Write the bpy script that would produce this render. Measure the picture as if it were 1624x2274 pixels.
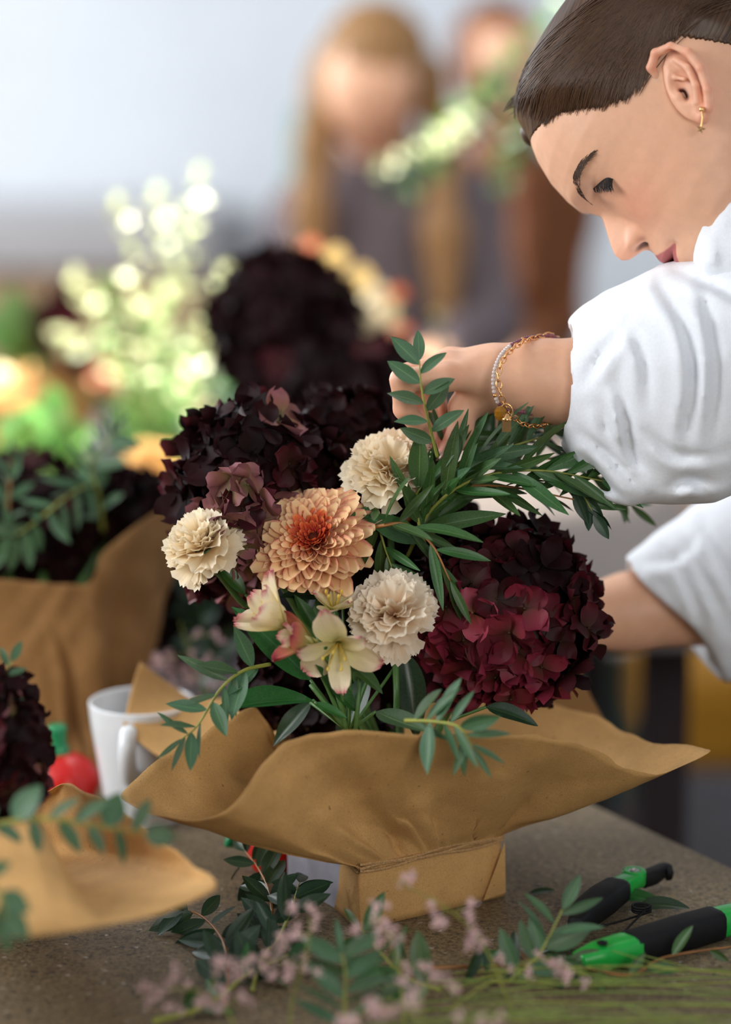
import bpy, math, random
import numpy as np
from mathutils import Vector, Matrix
random.seed(7); rng = np.random.default_rng(7)
for o in list(bpy.data.objects): bpy.data.objects.remove(o)
SC = bpy.context.scene
COL = SC.collection

# ---------------------------------------------------------------- camera, world, light, exposure
FPX = 1624 * 85 / 24
CAMZ, TZ, TH = 1.45, 0.75, math.radians(12)
FWD = np.array([0, math.cos(TH), -math.sin(TH)]); UPV = np.array([0, math.sin(TH), math.cos(TH)]); RGT = np.array([1.0, 0, 0])
CAMP = np.array([0, 0, CAMZ])
cam = bpy.data.cameras.new('camera'); cam.lens = 85; cam.sensor_fit = 'HORIZONTAL'; cam.sensor_width = 24
cam.dof.use_dof = True; cam.dof.focus_distance = 1.915; cam.dof.aperture_fstop = 1.65; cam.clip_start = 0.05
camo = bpy.data.objects.new('camera', cam); COL.objects.link(camo)
camo.location = CAMP; camo.rotation_euler = (math.pi / 2 - TH, 0, 0); SC.camera = camo

def area(name, loc, target, sx, sy, energy, color, spread=180):
    l = bpy.data.lights.new(name, 'AREA'); l.shape = 'RECTANGLE'; l.size = sx; l.size_y = sy; l.energy = energy; l.color = color
    l.spread = math.radians(spread)
    o = bpy.data.objects.new(name, l); COL.objects.link(o); o.location = loc
    o.rotation_euler = (Vector(target) - Vector(loc)).to_track_quat('-Z', 'Y').to_euler(); return o
world = bpy.data.worlds.new('daylight'); SC.world = world; world.use_nodes = True
bgn = world.node_tree.nodes['Background']; bgn.inputs[0].default_value = (0.75, 0.86, 1.0, 1); bgn.inputs[1].default_value = 0.04
# daylight coming in through the windows of the left wall plus an added, unseen front fill behind the photographer
area('window_light_front', (-2.35, 1.35, 2.0), (0, 1.95, 0.95), 1.5, 1.2, 56, (0.97, 0.985, 1.0))
area('window_light_rear', (-2.35, 4.3, 1.9), (0.2, 4.0, 1.0), 1.8, 1.4, 95, (0.93, 0.97, 1.0))
area('added_front_fill', (0.8, -1.3, 1.95), (0, 2.0, 0.95), 1.1, 0.8, 34, (1.0, 0.97, 0.93))
area('ceiling_lamp', (0.3, 3.1, 2.75), (0.2, 3.2, 0), 1.0, 1.0, 12, (1.0, 0.98, 0.95))
def spot(name, loc, target, energy, color, size, radius=.04):
    l = bpy.data.lights.new(name, 'SPOT'); l.energy = energy; l.color = color; l.spot_size = math.radians(size); l.spot_blend = .6; l.shadow_soft_size = radius
    o = bpy.data.objects.new(name, l); COL.objects.link(o); o.location = loc; o.rotation_euler = (Vector(target) - Vector(loc)).to_track_quat('-Z', 'Y').to_euler(); return o
# added unseen spots over the second table, to brighten the blurred foliage
spot('added_bokeh_spot', (-.34, 2.95, 2.84), (-.28, 3.08, 1.0), 800, (1.0, .97, .88), 24, .03)
spot('added_bokeh_spot', (.12, 3.35, 2.84), (.10, 3.5, 1.2), 550, (1.0, .97, .88), 20, .03)
vs = SC.view_settings; vs.view_transform = 'Standard'; vs.look = 'None'; vs.exposure = 0.16; vs.gamma = 1.0; vs.use_curve_mapping = False

# ---------------------------------------------------------------- geometry helpers
def P(px, py, d):
    return CAMP + d * (FWD + RGT * ((px - 812) / FPX) + UPV * (-(py - 1137) / FPX))
def Tp(px, py, h=0.0):
    v = -(py - 1137) / FPX
    t = (CAMZ - TZ - h) / (math.sin(TH) - v * math.cos(TH))
    return P(px, py, t)
def Tpd(py):
    v = -(py - 1137) / FPX
    return (CAMZ - TZ) / (math.sin(TH) - v * math.cos(TH))
def nrm(v):
    v = np.asarray(v, float); return v / (np.linalg.norm(v) + 1e-12)
def frame(z, x=None):
    """matrix whose Z is z and whose X is as near x as possible"""
    z = nrm(z); x = np.array([0, 0, 1.0]) if x is None else np.asarray(x, float)
    if abs(np.dot(nrm(x), z)) > .98: x = np.array([1.0, .1, .2])
    x = nrm(x - np.dot(x, z) * z); y = np.cross(z, x)
    return np.stack([x, y, z], 1)
def M4(R, t=(0, 0, 0), s=1.0):
    m = np.eye(4); m[:3, :3] = R * (np.asarray(s, float)); m[:3, 3] = t
    return Matrix(m.tolist())
def sst(a, b, x):
    t = np.clip((x - a) / (b - a), 0, 1); return t * t * (3 - 2 * t)
def catmull(pts, n):
    p = np.asarray(pts, float); p = np.vstack([2 * p[0] - p[1], p, 2 * p[-1] - p[-2]]); out = []
    segs = len(p) - 3
    for u in np.linspace(0, segs, n):
        i = min(int(u), segs - 1); t = u - i; a, b, c, d = p[i:i + 4]
        out.append(.5 * ((2 * b) + (-a + c) * t + (2 * a - 5 * b + 4 * c - d) * t * t + (-a + 3 * b - 3 * c + d) * t ** 3))
    return np.array(out)

def make_mesh(name, verts, faces, material, uv=None, col=None, smooth=True):
    me = bpy.data.meshes.new(name); me.from_pydata(np.asarray(verts).tolist(), [], [tuple(int(i) for i in f) for f in faces])
    if smooth: me.polygons.foreach_set('use_smooth', [True] * len(me.polygons))
    if uv is not None:
        l = me.uv_layers.new(name='UVMap'); idx = np.empty(len(me.loops), np.int32); me.loops.foreach_get('vertex_index', idx)
        l.data.foreach_set('uv', np.asarray(uv, np.float32)[idx].ravel())
    if col is not None:
        a = me.color_attributes.new('Col', 'FLOAT_COLOR', 'POINT'); c = np.ones((len(verts), 4), np.float32); c[:, :3] = col
        a.data.foreach_set('color', c.ravel())
    if material is not None: me.materials.append(material)
    me.update(); return me
def place(name, me, parent=None, matrix=None, **props):
    o = bpy.data.objects.new(name, me); COL.objects.link(o)
    if parent is not None: o.parent = parent
    if matrix is not None: o.matrix_basis = matrix
    for k, v in props.items(): o[k] = v
    return o
def thing(name, label, cat, loc, group=None):
    o = bpy.data.objects.new(name, None); COL.objects.link(o); o.empty_display_size = .02
    o.location = tuple(loc); o['label'] = label; o['category'] = cat
    if group: o['group'] = group
    return o
def part(name, V, Fc, m, root, uv=None, col=None, smooth=True, **props):
    """V in world coordinates; stored relative to the (unrotated) root"""
    V = np.asarray(V, float)
    if root is not None: V = V - np.array(root.location)
    return place(name, make_mesh(name, V, Fc, m, uv, col, smooth), root, None, **props)
def struct(name, V, Fc, m, uv=None, smooth=False):
    o = place(name, make_mesh(name, V, Fc, m, uv, None, smooth)); o['kind'] = 'structure'; return o

def grid_faces(nu, nv, closed_u=False, off=0):
    """rows of nu points, nv rows"""
    f = []
    for j in range(nv - 1):
        for i in range(nu if closed_u else nu - 1):
            a = j * nu + i; b = j * nu + (i + 1) % nu
            f.append((a + off, b + off, b + nu + off, a + nu + off))
    return f
def tube(pts, rad, n=8, cap=True):
    pts = np.asarray(pts, float); m = len(pts); rad = np.broadcast_to(rad, (m,)); T = np.gradient(pts, axis=0)
    T /= np.linalg.norm(T, axis=1)[:, None] + 1e-12
    u = frame(T[0])[:, 0]; V = []
    for k in range(m):
        u = nrm(u - np.dot(u, T[k]) * T[k]); w = np.cross(T[k], u)
        for a in range(n):
            an = 2 * math.pi * a / n; V.append(pts[k] + rad[k] * (math.cos(an) * u + math.sin(an) * w))
    F = grid_faces(n, m, True)
    if cap: F.append(tuple(range(n - 1, -1, -1))); F.append(tuple(range((m - 1) * n, m * n)))
    return np.array(V), F
def join(*ms):
    V = []; F = []; o = 0
    for v, f in ms:
        V.append(np.asarray(v)); F += [tuple(i + o for i in q) for q in f]; o += len(v)
    return np.vstack(V), F
def box(c, s, R=None):
    v = np.array([[x, y, z] for x in (-.5, .5) for y in (-.5, .5) for z in (-.5, .5)]) * np.asarray(s, float)
    if R is not None: v = v @ R.T
    return v + np.asarray(c, float), [(0, 1, 3, 2), (4, 6, 7, 5), (0, 4, 5, 1), (2, 3, 7, 6), (0, 2, 6, 4), (1, 5, 7, 3)]
def sphere(c, r, nu=16, nv=10, R=None):
    V = []
    for j in range(nv):
        ph = math.pi * (j + .0) / (nv - 1)
        for i in range(nu):
            a = 2 * math.pi * i / nu; V.append((math.sin(ph) * math.cos(a), math.sin(ph) * math.sin(a), math.cos(ph)))
    V = np.array(V) * np.asarray(r, float)
    if R is not None: V = V @ R.T
    return V + np.asarray(c, float), grid_faces(nu, nv, True)
def lathe(prof, n=40, c=(0, 0, 0), R=None):
    V = []
    for r, z in prof:
        for i in range(n):
            a = 2 * math.pi * i / n; V.append((r * math.cos(a), r * math.sin(a), z))
    V = np.array(V)
    if R is not None: V = V @ R.T
    return V + np.asarray(c, float), grid_faces(n, len(prof), True)
def crumple(p, scale, amp, seed, n=7):
    """faceted noise made of triangle waves"""
    g = np.random.default_rng(seed); p = np.asarray(p); out = np.zeros(p.shape[0])
    for k in range(n):
        d = nrm(g.normal(size=3)); ph = g.random() * 6; f = scale * (0.6 + 1.1 * g.random())
        x = p @ d * f + ph + .8 * np.sin(p @ nrm(g.normal(size=3)) * f * .7 + g.random() * 6)
        out += np.abs((x % 2.0) - 1.0) - .5
    return out * amp / math.sqrt(n) * 2

# ---------------------------------------------------------------- signed distance fields and surface nets
def sd_cap(p, a, b, ra, rb):
    a = np.asarray(a, np.float32); b = np.asarray(b, np.float32); ab = b - a
    t = np.clip(((p - a) @ ab) / (ab @ ab + 1e-12), 0, 1)
    return np.linalg.norm(p - a - t[..., None] * ab, axis=-1) - (ra + (rb - ra) * t)
def sd_ell(p, c, r, R=None):
    q = p - np.asarray(c, np.float32)
    if R is not None: q = q @ np.asarray(R, np.float32)
    r = np.asarray(r, np.float32); k0 = np.linalg.norm(q / r, axis=-1); k1 = np.linalg.norm(q / (r * r), axis=-1) + 1e-9
    return k0 * (k0 - 1) / k1
def smin(a, b, k):
    h = np.clip(.5 + .5 * (b - a) / k, 0, 1); return b * (1 - h) + a * h - k * h * (1 - h)
def smax(a, b, k): return -smin(-a, -b, k)
def surf(fn, lo, hi, h):
    lo = np.asarray(lo, float); hi = np.asarray(hi, float); n = np.ceil((hi - lo) / h).astype(int) + 1
    ax = [lo[i] + h * np.arange(n[i]) for i in range(3)]
    g = np.stack(np.meshgrid(*ax, indexing='ij'), -1).astype(np.float32); v = fn(g.reshape(-1, 3)).reshape(n).astype(np.float32)
    for a in range(3):     # close at the limits of the grid
        s = [slice(None)] * 3; s[a] = 0; v[tuple(s)] = np.abs(v[tuple(s)]) + 1e-5; s[a] = -1; v[tuple(s)] = np.abs(v[tuple(s)]) + 1e-5
    ins = v < 0; nc = n - 1
    cor = [(i, j, k) for i in (0, 1) for j in (0, 1) for k in (0, 1)]
    sl = lambda A, c: A[c[0]:c[0] + nc[0], c[1]:c[1] + nc[1], c[2]:c[2] + nc[2]]
    cnt = sum(sl(ins, c).astype(np.int8) for c in cor); act = (cnt > 0) & (cnt < 8)
    ids = -np.ones(nc, np.int64); w = np.argwhere(act); ids[act] = np.arange(len(w))
    acc = np.zeros((len(w), 3)); num = np.zeros(len(w))
    for a in range(8):
        for b in range(a + 1, 8):
            ca, cb = np.array(cor[a]), np.array(cor[b])
            if np.abs(ca - cb).sum() != 1: continue
            va = v[tuple((w + ca).T)]; vb = v[tuple((w + cb).T)]; m = (va < 0) != (vb < 0)
            t = np.where(m, va / (va - vb + 1e-20), 0)[:, None]
            acc += np.where(m[:, None], ca + t * (cb - ca), 0); num += m
    V = lo + h * (w + acc / num[:, None]); F = []
    for a in range(3):
        b, c = (a + 1) % 3, (a + 2) % 3
        s0 = [slice(1, nc[i]) for i in range(3)]; s0[a] = slice(0, nc[a]); s1 = list(s0); s1[a] = slice(1, nc[a] + 1)
        A, B = ins[tuple(s0)], ins[tuple(s1)]
        for flip, mk in ((0, A & ~B), (1, ~A & B)):
            q = np.argwhere(mk)
            if not len(q): continue
            q = q + np.array([0 if i == a else 1 for i in range(3)]); eb = np.eye(3, dtype=int)[b]; ec = np.eye(3, dtype=int)[c]
            i0 = ids[tuple((q - eb - ec).T)]; i1 = ids[tuple((q - ec).T)]; i2 = ids[tuple(q.T)]; i3 = ids[tuple((q - eb).T)]
            f = np.stack([i0, i1, i2, i3], 1); F.append(f[:, ::-1] if flip else f)
    return V, np.vstack(F)
def surf_smooth(V, F, it=1, lam=.5):
    F = np.asarray(F)
    for _ in range(it):
        s = np.zeros_like(V); n = np.zeros(len(V))
        for k in range(4):
            a, b = F[:, k], F[:, (k + 1) % 4]; np.add.at(s, a, V[b]); np.add.at(s, b, V[a]); np.add.at(n, a, 1); np.add.at(n, b, 1)
        V = V * (1 - lam) + lam * s / n[:, None]
    return V

# ---------------------------------------------------------------- materials
def lin(c):
    return tuple(((x / 255) / 12.92 if x / 255 <= .04045 else ((x / 255 + .055) / 1.055) ** 2.4) for x in c) + (1,)
class NT:
    def __init__(s, name):
        s.m = bpy.data.materials.new(name); s.m.use_nodes = True; s.t = s.m.node_tree; s.b = s.t.nodes['Principled BSDF']
    def n(s, typ, **k):
        nd = s.t.nodes.new(typ)
        for a, b in k.items(): setattr(nd, a, b)
        return nd
    def l(s, a, b): s.t.links.new(a, b)
    def noise(s, scale, detail=3, rough=.5, vec=None):
        t = s.n('ShaderNodeTexNoise'); t.inputs['Scale'].default_value = scale; t.inputs['Detail'].default_value = detail; t.inputs['Roughness'].default_value = rough
        if vec is not None: s.l(vec, t.inputs['Vector'])
        return t.outputs[0]
    def obj(s): return s.n('ShaderNodeTexCoord').outputs['Object']
    def ramp(s, fac, stops):
        r = s.n('ShaderNodeValToRGB'); e = r.color_ramp.elements
        while len(e) < len(stops): e.new(.5)
        for q, (p, c) in zip(e, stops): q.position = p; q.color = c if len(c) == 4 else tuple(c) + (1,)
        s.l(fac, r.inputs[0]); return r.outputs[0]
    def mix(s, fac, a, b, mode='MIX'):
        m = s.n('ShaderNodeMix', data_type='RGBA', blend_type=mode)
        for i, x in ((0, fac), (6, a), (7, b)):
            if hasattr(x, 'is_linked'): s.l(x, m.inputs[i])
            else: m.inputs[i].default_value = x
        return m.outputs[2]
    def math(s, op, a, b=0.0):
        m = s.n('ShaderNodeMath', operation=op)
        for i, x in enumerate((a, b)):
            if hasattr(x, 'is_linked'): s.l(x, m.inputs[i])
            else: m.inputs[i].default_value = x
        return m.outputs[0]
    def bump(s, h, strength=.3, dist=.001):
        b = s.n('ShaderNodeBump'); b.inputs['Strength'].default_value = strength; b.inputs['Distance'].default_value = dist
        s.l(h, b.inputs['Height']); s.l(b.outputs[0], s.b.inputs['Normal'])
    def base(s, c):
        if hasattr(c, 'is_linked'): s.l(c, s.b.inputs['Base Color'])
        else: s.b.inputs['Base Color'].default_value = c
        return s
    def set(s, **k):
        for a, v in k.items(): s.b.inputs[a.replace('_', ' ')].default_value = v
        return s
def simple(name, c, rough=.6, nscale=60, namp=.25, bump=0, metal=0, rand=0.0, spec=.5, trans=0.0, sss=0.0):
    """plain colour with fine procedural variation, and optional variation from object to object"""
    t = NT(name); v = t.obj(); k = t.noise(nscale, 4, .6, v)
    dark = tuple(x * (1 - namp) for x in c[:3]) + (1,); lite = tuple(min(1, x * (1 + namp * .6)) for x in c[:3]) + (1,)
    col = t.ramp(k, [(.3, dark), (.7, lite)])
    if rand > 0:
        oi = t.n('ShaderNodeObjectInfo').outputs['Random']; hsv = t.n('ShaderNodeHueSaturation')
        t.l(col, hsv.inputs['Color']); t.l(t.math('ADD', t.math('MULTIPLY', oi, rand), 1 - rand / 2), hsv.inputs['Value'])
        t.l(t.math('ADD', t.math('MULTIPLY', oi, rand * .06), .5 - rand * .03), hsv.inputs['Hue']); col = hsv.outputs[0]
    t.base(col).set(Roughness=rough, Metallic=metal, Specular_IOR_Level=spec)
    if sss: t.set(Subsurface_Weight=sss, Subsurface_Scale=.004)
    if bump: t.bump(k, bump, .0008)
    if trans:
        tr = t.n('ShaderNodeBsdfTranslucent'); t.l(col, tr.inputs[0]) if hasattr(col, 'is_linked') else None
        mx = t.n('ShaderNodeMixShader'); mx.inputs[0].default_value = trans; out = t.t.nodes['Material Output']
        t.l(t.b.outputs[0], mx.inputs[1]); t.l(tr.outputs[0], mx.inputs[2]); t.l(mx.outputs[0], out.inputs[0])
    return t.m
def translucent(t, col, w):
    tr = t.n('ShaderNodeBsdfTranslucent'); t.l(col, tr.inputs[0]); mx = t.n('ShaderNodeMixShader'); mx.inputs[0].default_value = w
    t.l(t.b.outputs[0], mx.inputs[1]); t.l(tr.outputs[0], mx.inputs[2]); t.l(mx.outputs[0], t.t.nodes['Material Output'].inputs[0])
def petal_mat(name, stops, edge=None, rough=.55, rand=.3, vein=0.2, trans=.15, sheen=0.0, spec=.4):
    """colour runs along the petal (UV v), optional other colour at the rim, fine veins"""
    t = NT(name); uv = t.n('ShaderNodeTexCoord').outputs['UV']; sp = t.n('ShaderNodeSeparateXYZ'); t.l(uv, sp.inputs[0])
    nz = t.noise(9, 3, .6, t.obj())
    vv = t.math('ADD', sp.outputs[1], t.math('MULTIPLY', t.math('SUBTRACT', t.noise(70, 2, .5, t.obj()), .5), .25))
    col = t.ramp(vv, stops)
    if edge:
        e = t.math('ABSOLUTE', t.math('SUBTRACT', sp.outputs[0], .5)); col = t.mix(t.ramp(e, [(.34, (0, 0, 0)), (.5, (edge[1],) * 3)]), col, edge[0])
    mp = t.n('ShaderNodeMapping'); mp.inputs['Scale'].default_value = (26, 2.5, 1); t.l(uv, mp.inputs[0])
    vn = t.noise(1.5, 3, .6, mp.outputs[0]); col = t.mix(vein, col, t.ramp(vn, [(.3, (.65, .65, .65)), (.6, (1, 1, 1))]), 'MULTIPLY')
    oi = t.n('ShaderNodeObjectInfo').outputs['Random']; hsv = t.n('ShaderNodeHueSaturation'); t.l(col, hsv.inputs['Color'])
    t.l(t.math('ADD', t.math('MULTIPLY', oi, rand), 1 - rand / 2), hsv.inputs['Value']); col = hsv.outputs[0]
    t.base(col).set(Roughness=rough, Specular_IOR_Level=spec, Sheen_Weight=sheen); t.bump(vn, .25, .0006)
    if trans: translucent(t, col, trans)
    return t.m
def leaf_mat(name, c, c2, vein, rough=.42, rand=.35, spec=.5, trans=.12):
    t = NT(name); uv = t.n('ShaderNodeTexCoord').outputs['UV']; sp = t.n('ShaderNodeSeparateXYZ'); t.l(uv, sp.inputs[0])
    col = t.mix(t.ramp(t.noise(45, 3, .6, t.obj()), [(.35, (0, 0, 0)), (.7, (1, 1, 1))]), c, c2)
    e = t.math('ABSOLUTE', t.math('SUBTRACT', sp.outputs[0], .5)); col = t.mix(t.ramp(e, [(.0, (1, 1, 1)), (.035, (0, 0, 0))]), col, vein)
    oi = t.n('ShaderNodeObjectInfo').outputs['Random']; hsv = t.n('ShaderNodeHueSaturation'); t.l(col, hsv.inputs['Color'])
    t.l(t.math('ADD', t.math('MULTIPLY', oi, rand), 1 - rand / 2), hsv.inputs['Value'])
    t.l(t.math('ADD', t.math('MULTIPLY', oi, .05), .475), hsv.inputs['Hue']); col = hsv.outputs[0]
    t.base(col).set(Roughness=rough, Specular_IOR_Level=spec); t.bump(t.noise(160, 2, .5, t.obj()), .15, .0004)
    if trans: translucent(t, col, trans)
    return t.m
MAT = {}
def kraft(name, c):
    t = NT(name); v = t.obj(); a = t.noise(30, 4, .6, v); b = t.noise(900, 3, .7, v)
    col = t.ramp(a, [(.3, tuple(x * .86 for x in c) + (1,)), (.7, tuple(x * 1.08 for x in c) + (1,))])
    col = t.mix(.55, col, t.ramp(b, [(.3, (.62, .56, .5)), (.55, (1, 1, 1))]), 'MULTIPLY')
    s1 = t.noise(260, 2, .5, v); col = t.mix(t.ramp(s1, [(.70, (0, 0, 0)), (.76, (1, 1, 1))]), col, tuple(x * .45 for x in c) + (1,))
    t.base(col).set(Roughness=.78, Specular_IOR_Level=.25); t.bump(t.mix(.5, b, t.noise(70, 3, .6, v)), .3, .0006); translucent(t, col, .12); return t.m
MAT['kraft'] = kraft('kraft_paper', (.64, .37, .138)); MAT['kraft_shaded'] = kraft('kraft_paper_shaded', (.33, .17, .058))  # second kraft is the same paper with its shade put into the colour
def concrete():
    t = NT('speckled_concrete'); v = t.obj(); a = t.noise(5, 4, .6, v); b = t.noise(330, 4, .75, v); c = t.noise(120, 3, .6, v)
    col = t.ramp(a, [(.3, (.150, .108, .058, 1)), (.7, (.225, .168, .092, 1))])
    col = t.mix(.85, col, t.ramp(b, [(.38, (.32, .28, .24)), (.52, (1, 1, 1)), (.66, (1.5, 1.45, 1.35))]), 'MULTIPLY')
    col = t.mix(t.ramp(c, [(.64, (0, 0, 0)), (.70, (1, 1, 1))]), col, (.40, .36, .30, 1)); col = t.mix(t.ramp(t.noise(170, 2, .5, v), [(.66, (0, 0, 0)), (.70, (1, 1, 1))]), col, (.05, .04, .035, 1))
    t.base(col).set(Roughness=.62, Specular_IOR_Level=.5); t.bump(b, .5, .0008); return t.m
MAT['table'] = concrete()
def skin():
    t = NT('skin'); a = t.n('ShaderNodeAttribute', attribute_name='Col').outputs['Color']
    col = t.mix(.35, a, t.ramp(t.noise(110, 4, .6, t.obj()), [(.3, (.8, .76, .74)), (.7, (1.05, 1.02, 1.0))]), 'MULTIPLY')
    t.base(col).set(Roughness=.48, Specular_IOR_Level=.42, Subsurface_Weight=.22, Subsurface_Scale=.006); t.b.inputs['Subsurface Radius'].default_value = (1, .35, .2)
    t.bump(t.noise(700, 3, .6, t.obj()), .1, .0003); return t.m
MAT['skin'] = skin()
def hairm(name, c1, c2, rough=.34):
    t = NT(name); a = t.n('ShaderNodeAttribute', attribute_name='Col').outputs['Color']
    mp = t.n('ShaderNodeMapping'); mp.inputs['Scale'].default_value = (3, 260, 1); t.l(a, mp.inputs[0]); nz = t.noise(1.0, 3, .6, mp.outputs[0])
    t.base(t.ramp(nz, [(.3, c1), (.7, c2)])).set(Roughness=rough, Specular_IOR_Level=.32, Anisotropic=.4); t.bump(nz, .6, .001); return t.m
MAT['hair'] = hairm('dark_brown_hair', (.012, .005, .003, 1), (.115, .055, .024, 1), .38)
MAT['hairblond'] = hairm('honey_blond_hair', (.13, .056, .018, 1), (.46, .25, .095, 1), .5)
MAT['hairauburn'] = hairm('auburn_hair', (.12, .03, .006, 1), (.26, .08, .016, 1), .55)
MAT['shirt'] = simple('white_cotton', (.80, .83, .88, 1), .85, 500, .05, .15, sss=0)
MAT['denimwhite'] = simple('pale_blue_cotton', (.62, .70, .80, 1), .85, 500, .06, .15)
MAT['gold'] = simple('polished_gold', (.90, .52, .22, 1), .22, 60, .1, metal=1)
MAT['lash'] = simple('lash_hair', (.012, .007, .005, 1), .6); MAT['brow'] = simple('brow_hair', (.075, .04, .022, 1), .7)
MAT['stem'] = simple('olive_stem', (.28, .30, .05, 1), .5, 40, .35); MAT['stemred'] = simple('reddish_stem', (.36, .15, .04, 1), .5, 40, .4)
MAT['stemgreen'] = simple('fresh_green_stem', (.07, .17, .04, 1), .45, 40, .3)
MAT['euc'] = leaf_mat('eucalyptus_leaf', (.030, .088, .018, 1), (.055, .125, .030, 1), (.13, .24, .08, 1))
MAT['eucblue'] = leaf_mat('grey_green_eucalyptus_leaf', (.040, .105, .042, 1), (.072, .155, .065, 1), (.15, .27, .10, 1), .5)
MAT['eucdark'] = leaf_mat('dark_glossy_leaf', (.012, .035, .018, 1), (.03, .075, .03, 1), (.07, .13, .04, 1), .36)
MAT['leafgreen'] = leaf_mat('deep_green_leaf', (.018, .085, .014, 1), (.035, .13, .022, 1), (.06, .17, .04, 1), .38)
MAT['leafcream'] = leaf_mat('variegated_glint_leaf', (.60, .68, .30, 1), (.86, .86, .56, 1), (.25, .38, .12, 1), .25, .5, .8, .3)  # variegated cream, lightened further so bright glints sit in the leaf colour
MAT['leafmid'] = leaf_mat('mid_green_leaf', (.08, .22, .04, 1), (.26, .44, .12, 1), (.2, .34, .1, 1), .3, .6, .7, .3)
D1 = (.007, .002, .0025, 1); D2 = (.022, .0045, .006, 1)
MAT['hdark'] = petal_mat('near_black_maroon_petal', [(0, D1), (.5, (.014, .003, .004, 1)), (1, D2)], rough=.55, rand=.9, trans=.03, spec=.12)
MAT['hred'] = petal_mat('crimson_petal', [(0, (.05, .02, .01, 1)), (.35, (.13, .016, .022, 1)), (1, (.20, .018, .040, 1))], rough=.5, rand=.7, trans=.1, spec=.25)
MAT['hpink'] = petal_mat('rosy_petal', [(0, (.16, .06, .02, 1)), (.4, (.36, .05, .07, 1)), (1, (.46, .07, .12, 1))], rough=.55, rand=.6, trans=.12)
MAT['hmauve'] = petal_mat('mauve_green_petal', [(0, (.17, .15, .05, 1)), (.45, (.24, .10, .07, 1)), (1, (.27, .10, .12, 1))], rough=.55, rand=.5, trans=.12)
MAT['hwine'] = petal_mat('wine_petal', [(0, (.03, .012, .006, 1)), (.5, (.045, .007, .009, 1)), (1, (.065, .007, .012, 1))], rough=.5, rand=.8, trans=.05, spec=.15)
MAT['hcore'] = simple('dark_flower_core', (.012, .004, .005, 1), .8)
MAT['carn'] = petal_mat('cream_carnation_petal', [(0, (.86, .60, .28, 1)), (.5, (.95, .78, .50, 1)), (1, (.97, .87, .68, 1))], rough=.6, rand=.12, vein=.12, trans=.3)
MAT['carnp'] = petal_mat('blush_carnation_petal', [(0, (.88, .52, .30, 1)), (.5, (.95, .76, .54, 1)), (1, (.96, .86, .71, 1))], rough=.6, rand=.12, vein=.12, trans=.3)
MAT['chry'] = petal_mat('peach_chrysanthemum_petal', [(.0, (.42, .02, .02, 1)), (.25, (.66, .11, .05, 1)), (.42, (.90, .45, .17, 1)), (1, (.93, .66, .36, 1))], ((.66, .15, .16, 1), .75), .5, .22, .25, .2)
MAT['chryin'] = petal_mat('red_orange_inner_petal', [(.0, (.25, .005, .01, 1)), (.5, (.48, .035, .02, 1)), (.9, (.74, .16, .05, 1)), (1, (.84, .34, .12, 1))], ((.5, .03, .05, 1), .4), .5, .3, .25, .15)
MAT['chryc'] = simple('dark_flower_disc', (.07, .012, .006, 1), .95, 300, .6, .5, spec=.1)
MAT['alst'] = petal_mat('cream_alstroemeria_petal', [(0, (.60, .56, .14, 1)), (.4, (.88, .78, .42, 1)), (.86, (.88, .74, .52, 1)), (.96, (.75, .36, .32, 1)), (1, (.55, .08, .12, 1))], None, .5, .15, .3, .25)
MAT['alstr'] = petal_mat('red_green_alstroemeria_petal', [(0, (.10, .22, .03, 1)), (.35, (.45, .38, .12, 1)), (.7, (.55, .16, .10, 1)), (1, (.35, .03, .07, 1))], None, .5, .2, .4, .2)
MAT['anther'] = simple('yellow_anther', (.75, .52, .08, 1), .7)
MAT['statice'] = simple('pale_mauve_blossom', (.78, .55, .54, 1), .8, 200, .35, .2, rand=.3, trans=.2)
MAT['twine'] = simple('jute_twine', (.50, .29, .12, 1), .9, 900, .5, .6)
MAT['greenp'] = simple('bright_green_plastic', (.008, .36, .045, 1), .3, 40, .06); MAT['blackp'] = simple('black_rubber', (.005, .005, .006, 1), .6, 200, .3, spec=.25)
MAT['steel'] = simple('steel', (.42, .42, .43, 1), .3, 80, .15, metal=1)
MAT['redp'] = simple('glossy_red_glaze', (.62, .008, .005, 1), .35, 30, .1); MAT['greeng'] = simple('green_glaze', (.01, .24, .09, 1), .3, 30, .2)
MAT['china'] = simple('white_porcelain', (.74, .76, .78, 1), .16, 20, .03); MAT['foam'] = simple('wet_floral_foam', (.012, .03, .015, 1), .9, 300, .4, .5)
MAT['cardgrey'] = simple('lilac_grey_card', (.36, .36, .42, 1), .7, 80, .06); MAT['boxwhite'] = simple('white_card', (.66, .69, .76, 1), .7, 80, .06)
MAT['stemlite'] = simple('pale_green_stem', (.20, .27, .05, 1), .5, 40, .3); MAT['yellowp'] = simple('pale_yellow_paper', (.88, .74, .45, 1), .8, 60, .08)

# ================================================================ the setting
MAT['wall'] = simple('white_plaster', (.70, .73, .77, 1), .9, 6, .04, .05)
MAT['floor'] = simple('dark_screed_floor', (.045, .032, .036, 1), .55, 5, .25, .1)
MAT['wood'] = simple('pale_wood', (.42, .27, .15, 1), .5, 30, .15); MAT['greytop'] = simple('grey_laminate', (.40, .38, .38, 1), .4, 20, .06); MAT['benchtop'] = simple('grey_brown_bench_top', (.17, .14, .125, 1), .6, 20, .15)
XL, XR, YF, YB, ZC = -2.5, 2.5, -2.2, 6.2, 2.9
def slab(name, a, b, m): v, f = box((np.array(a) + np.array(b)) / 2, np.array(b) - np.array(a)); return struct(name, v, f, m)
slab('floor', (XL - .1, YF - .1, -.1), (XR + .1, YB + .1, 0), MAT['floor'])
slab('ceiling', (XL - .1, YF - .1, ZC), (XR + .1, YB + .1, ZC + .1), MAT['wall'])
slab('wall_back', (XL - .1, YB, 0), (XR + .1, YB + .1, ZC), MAT['wall'])
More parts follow.
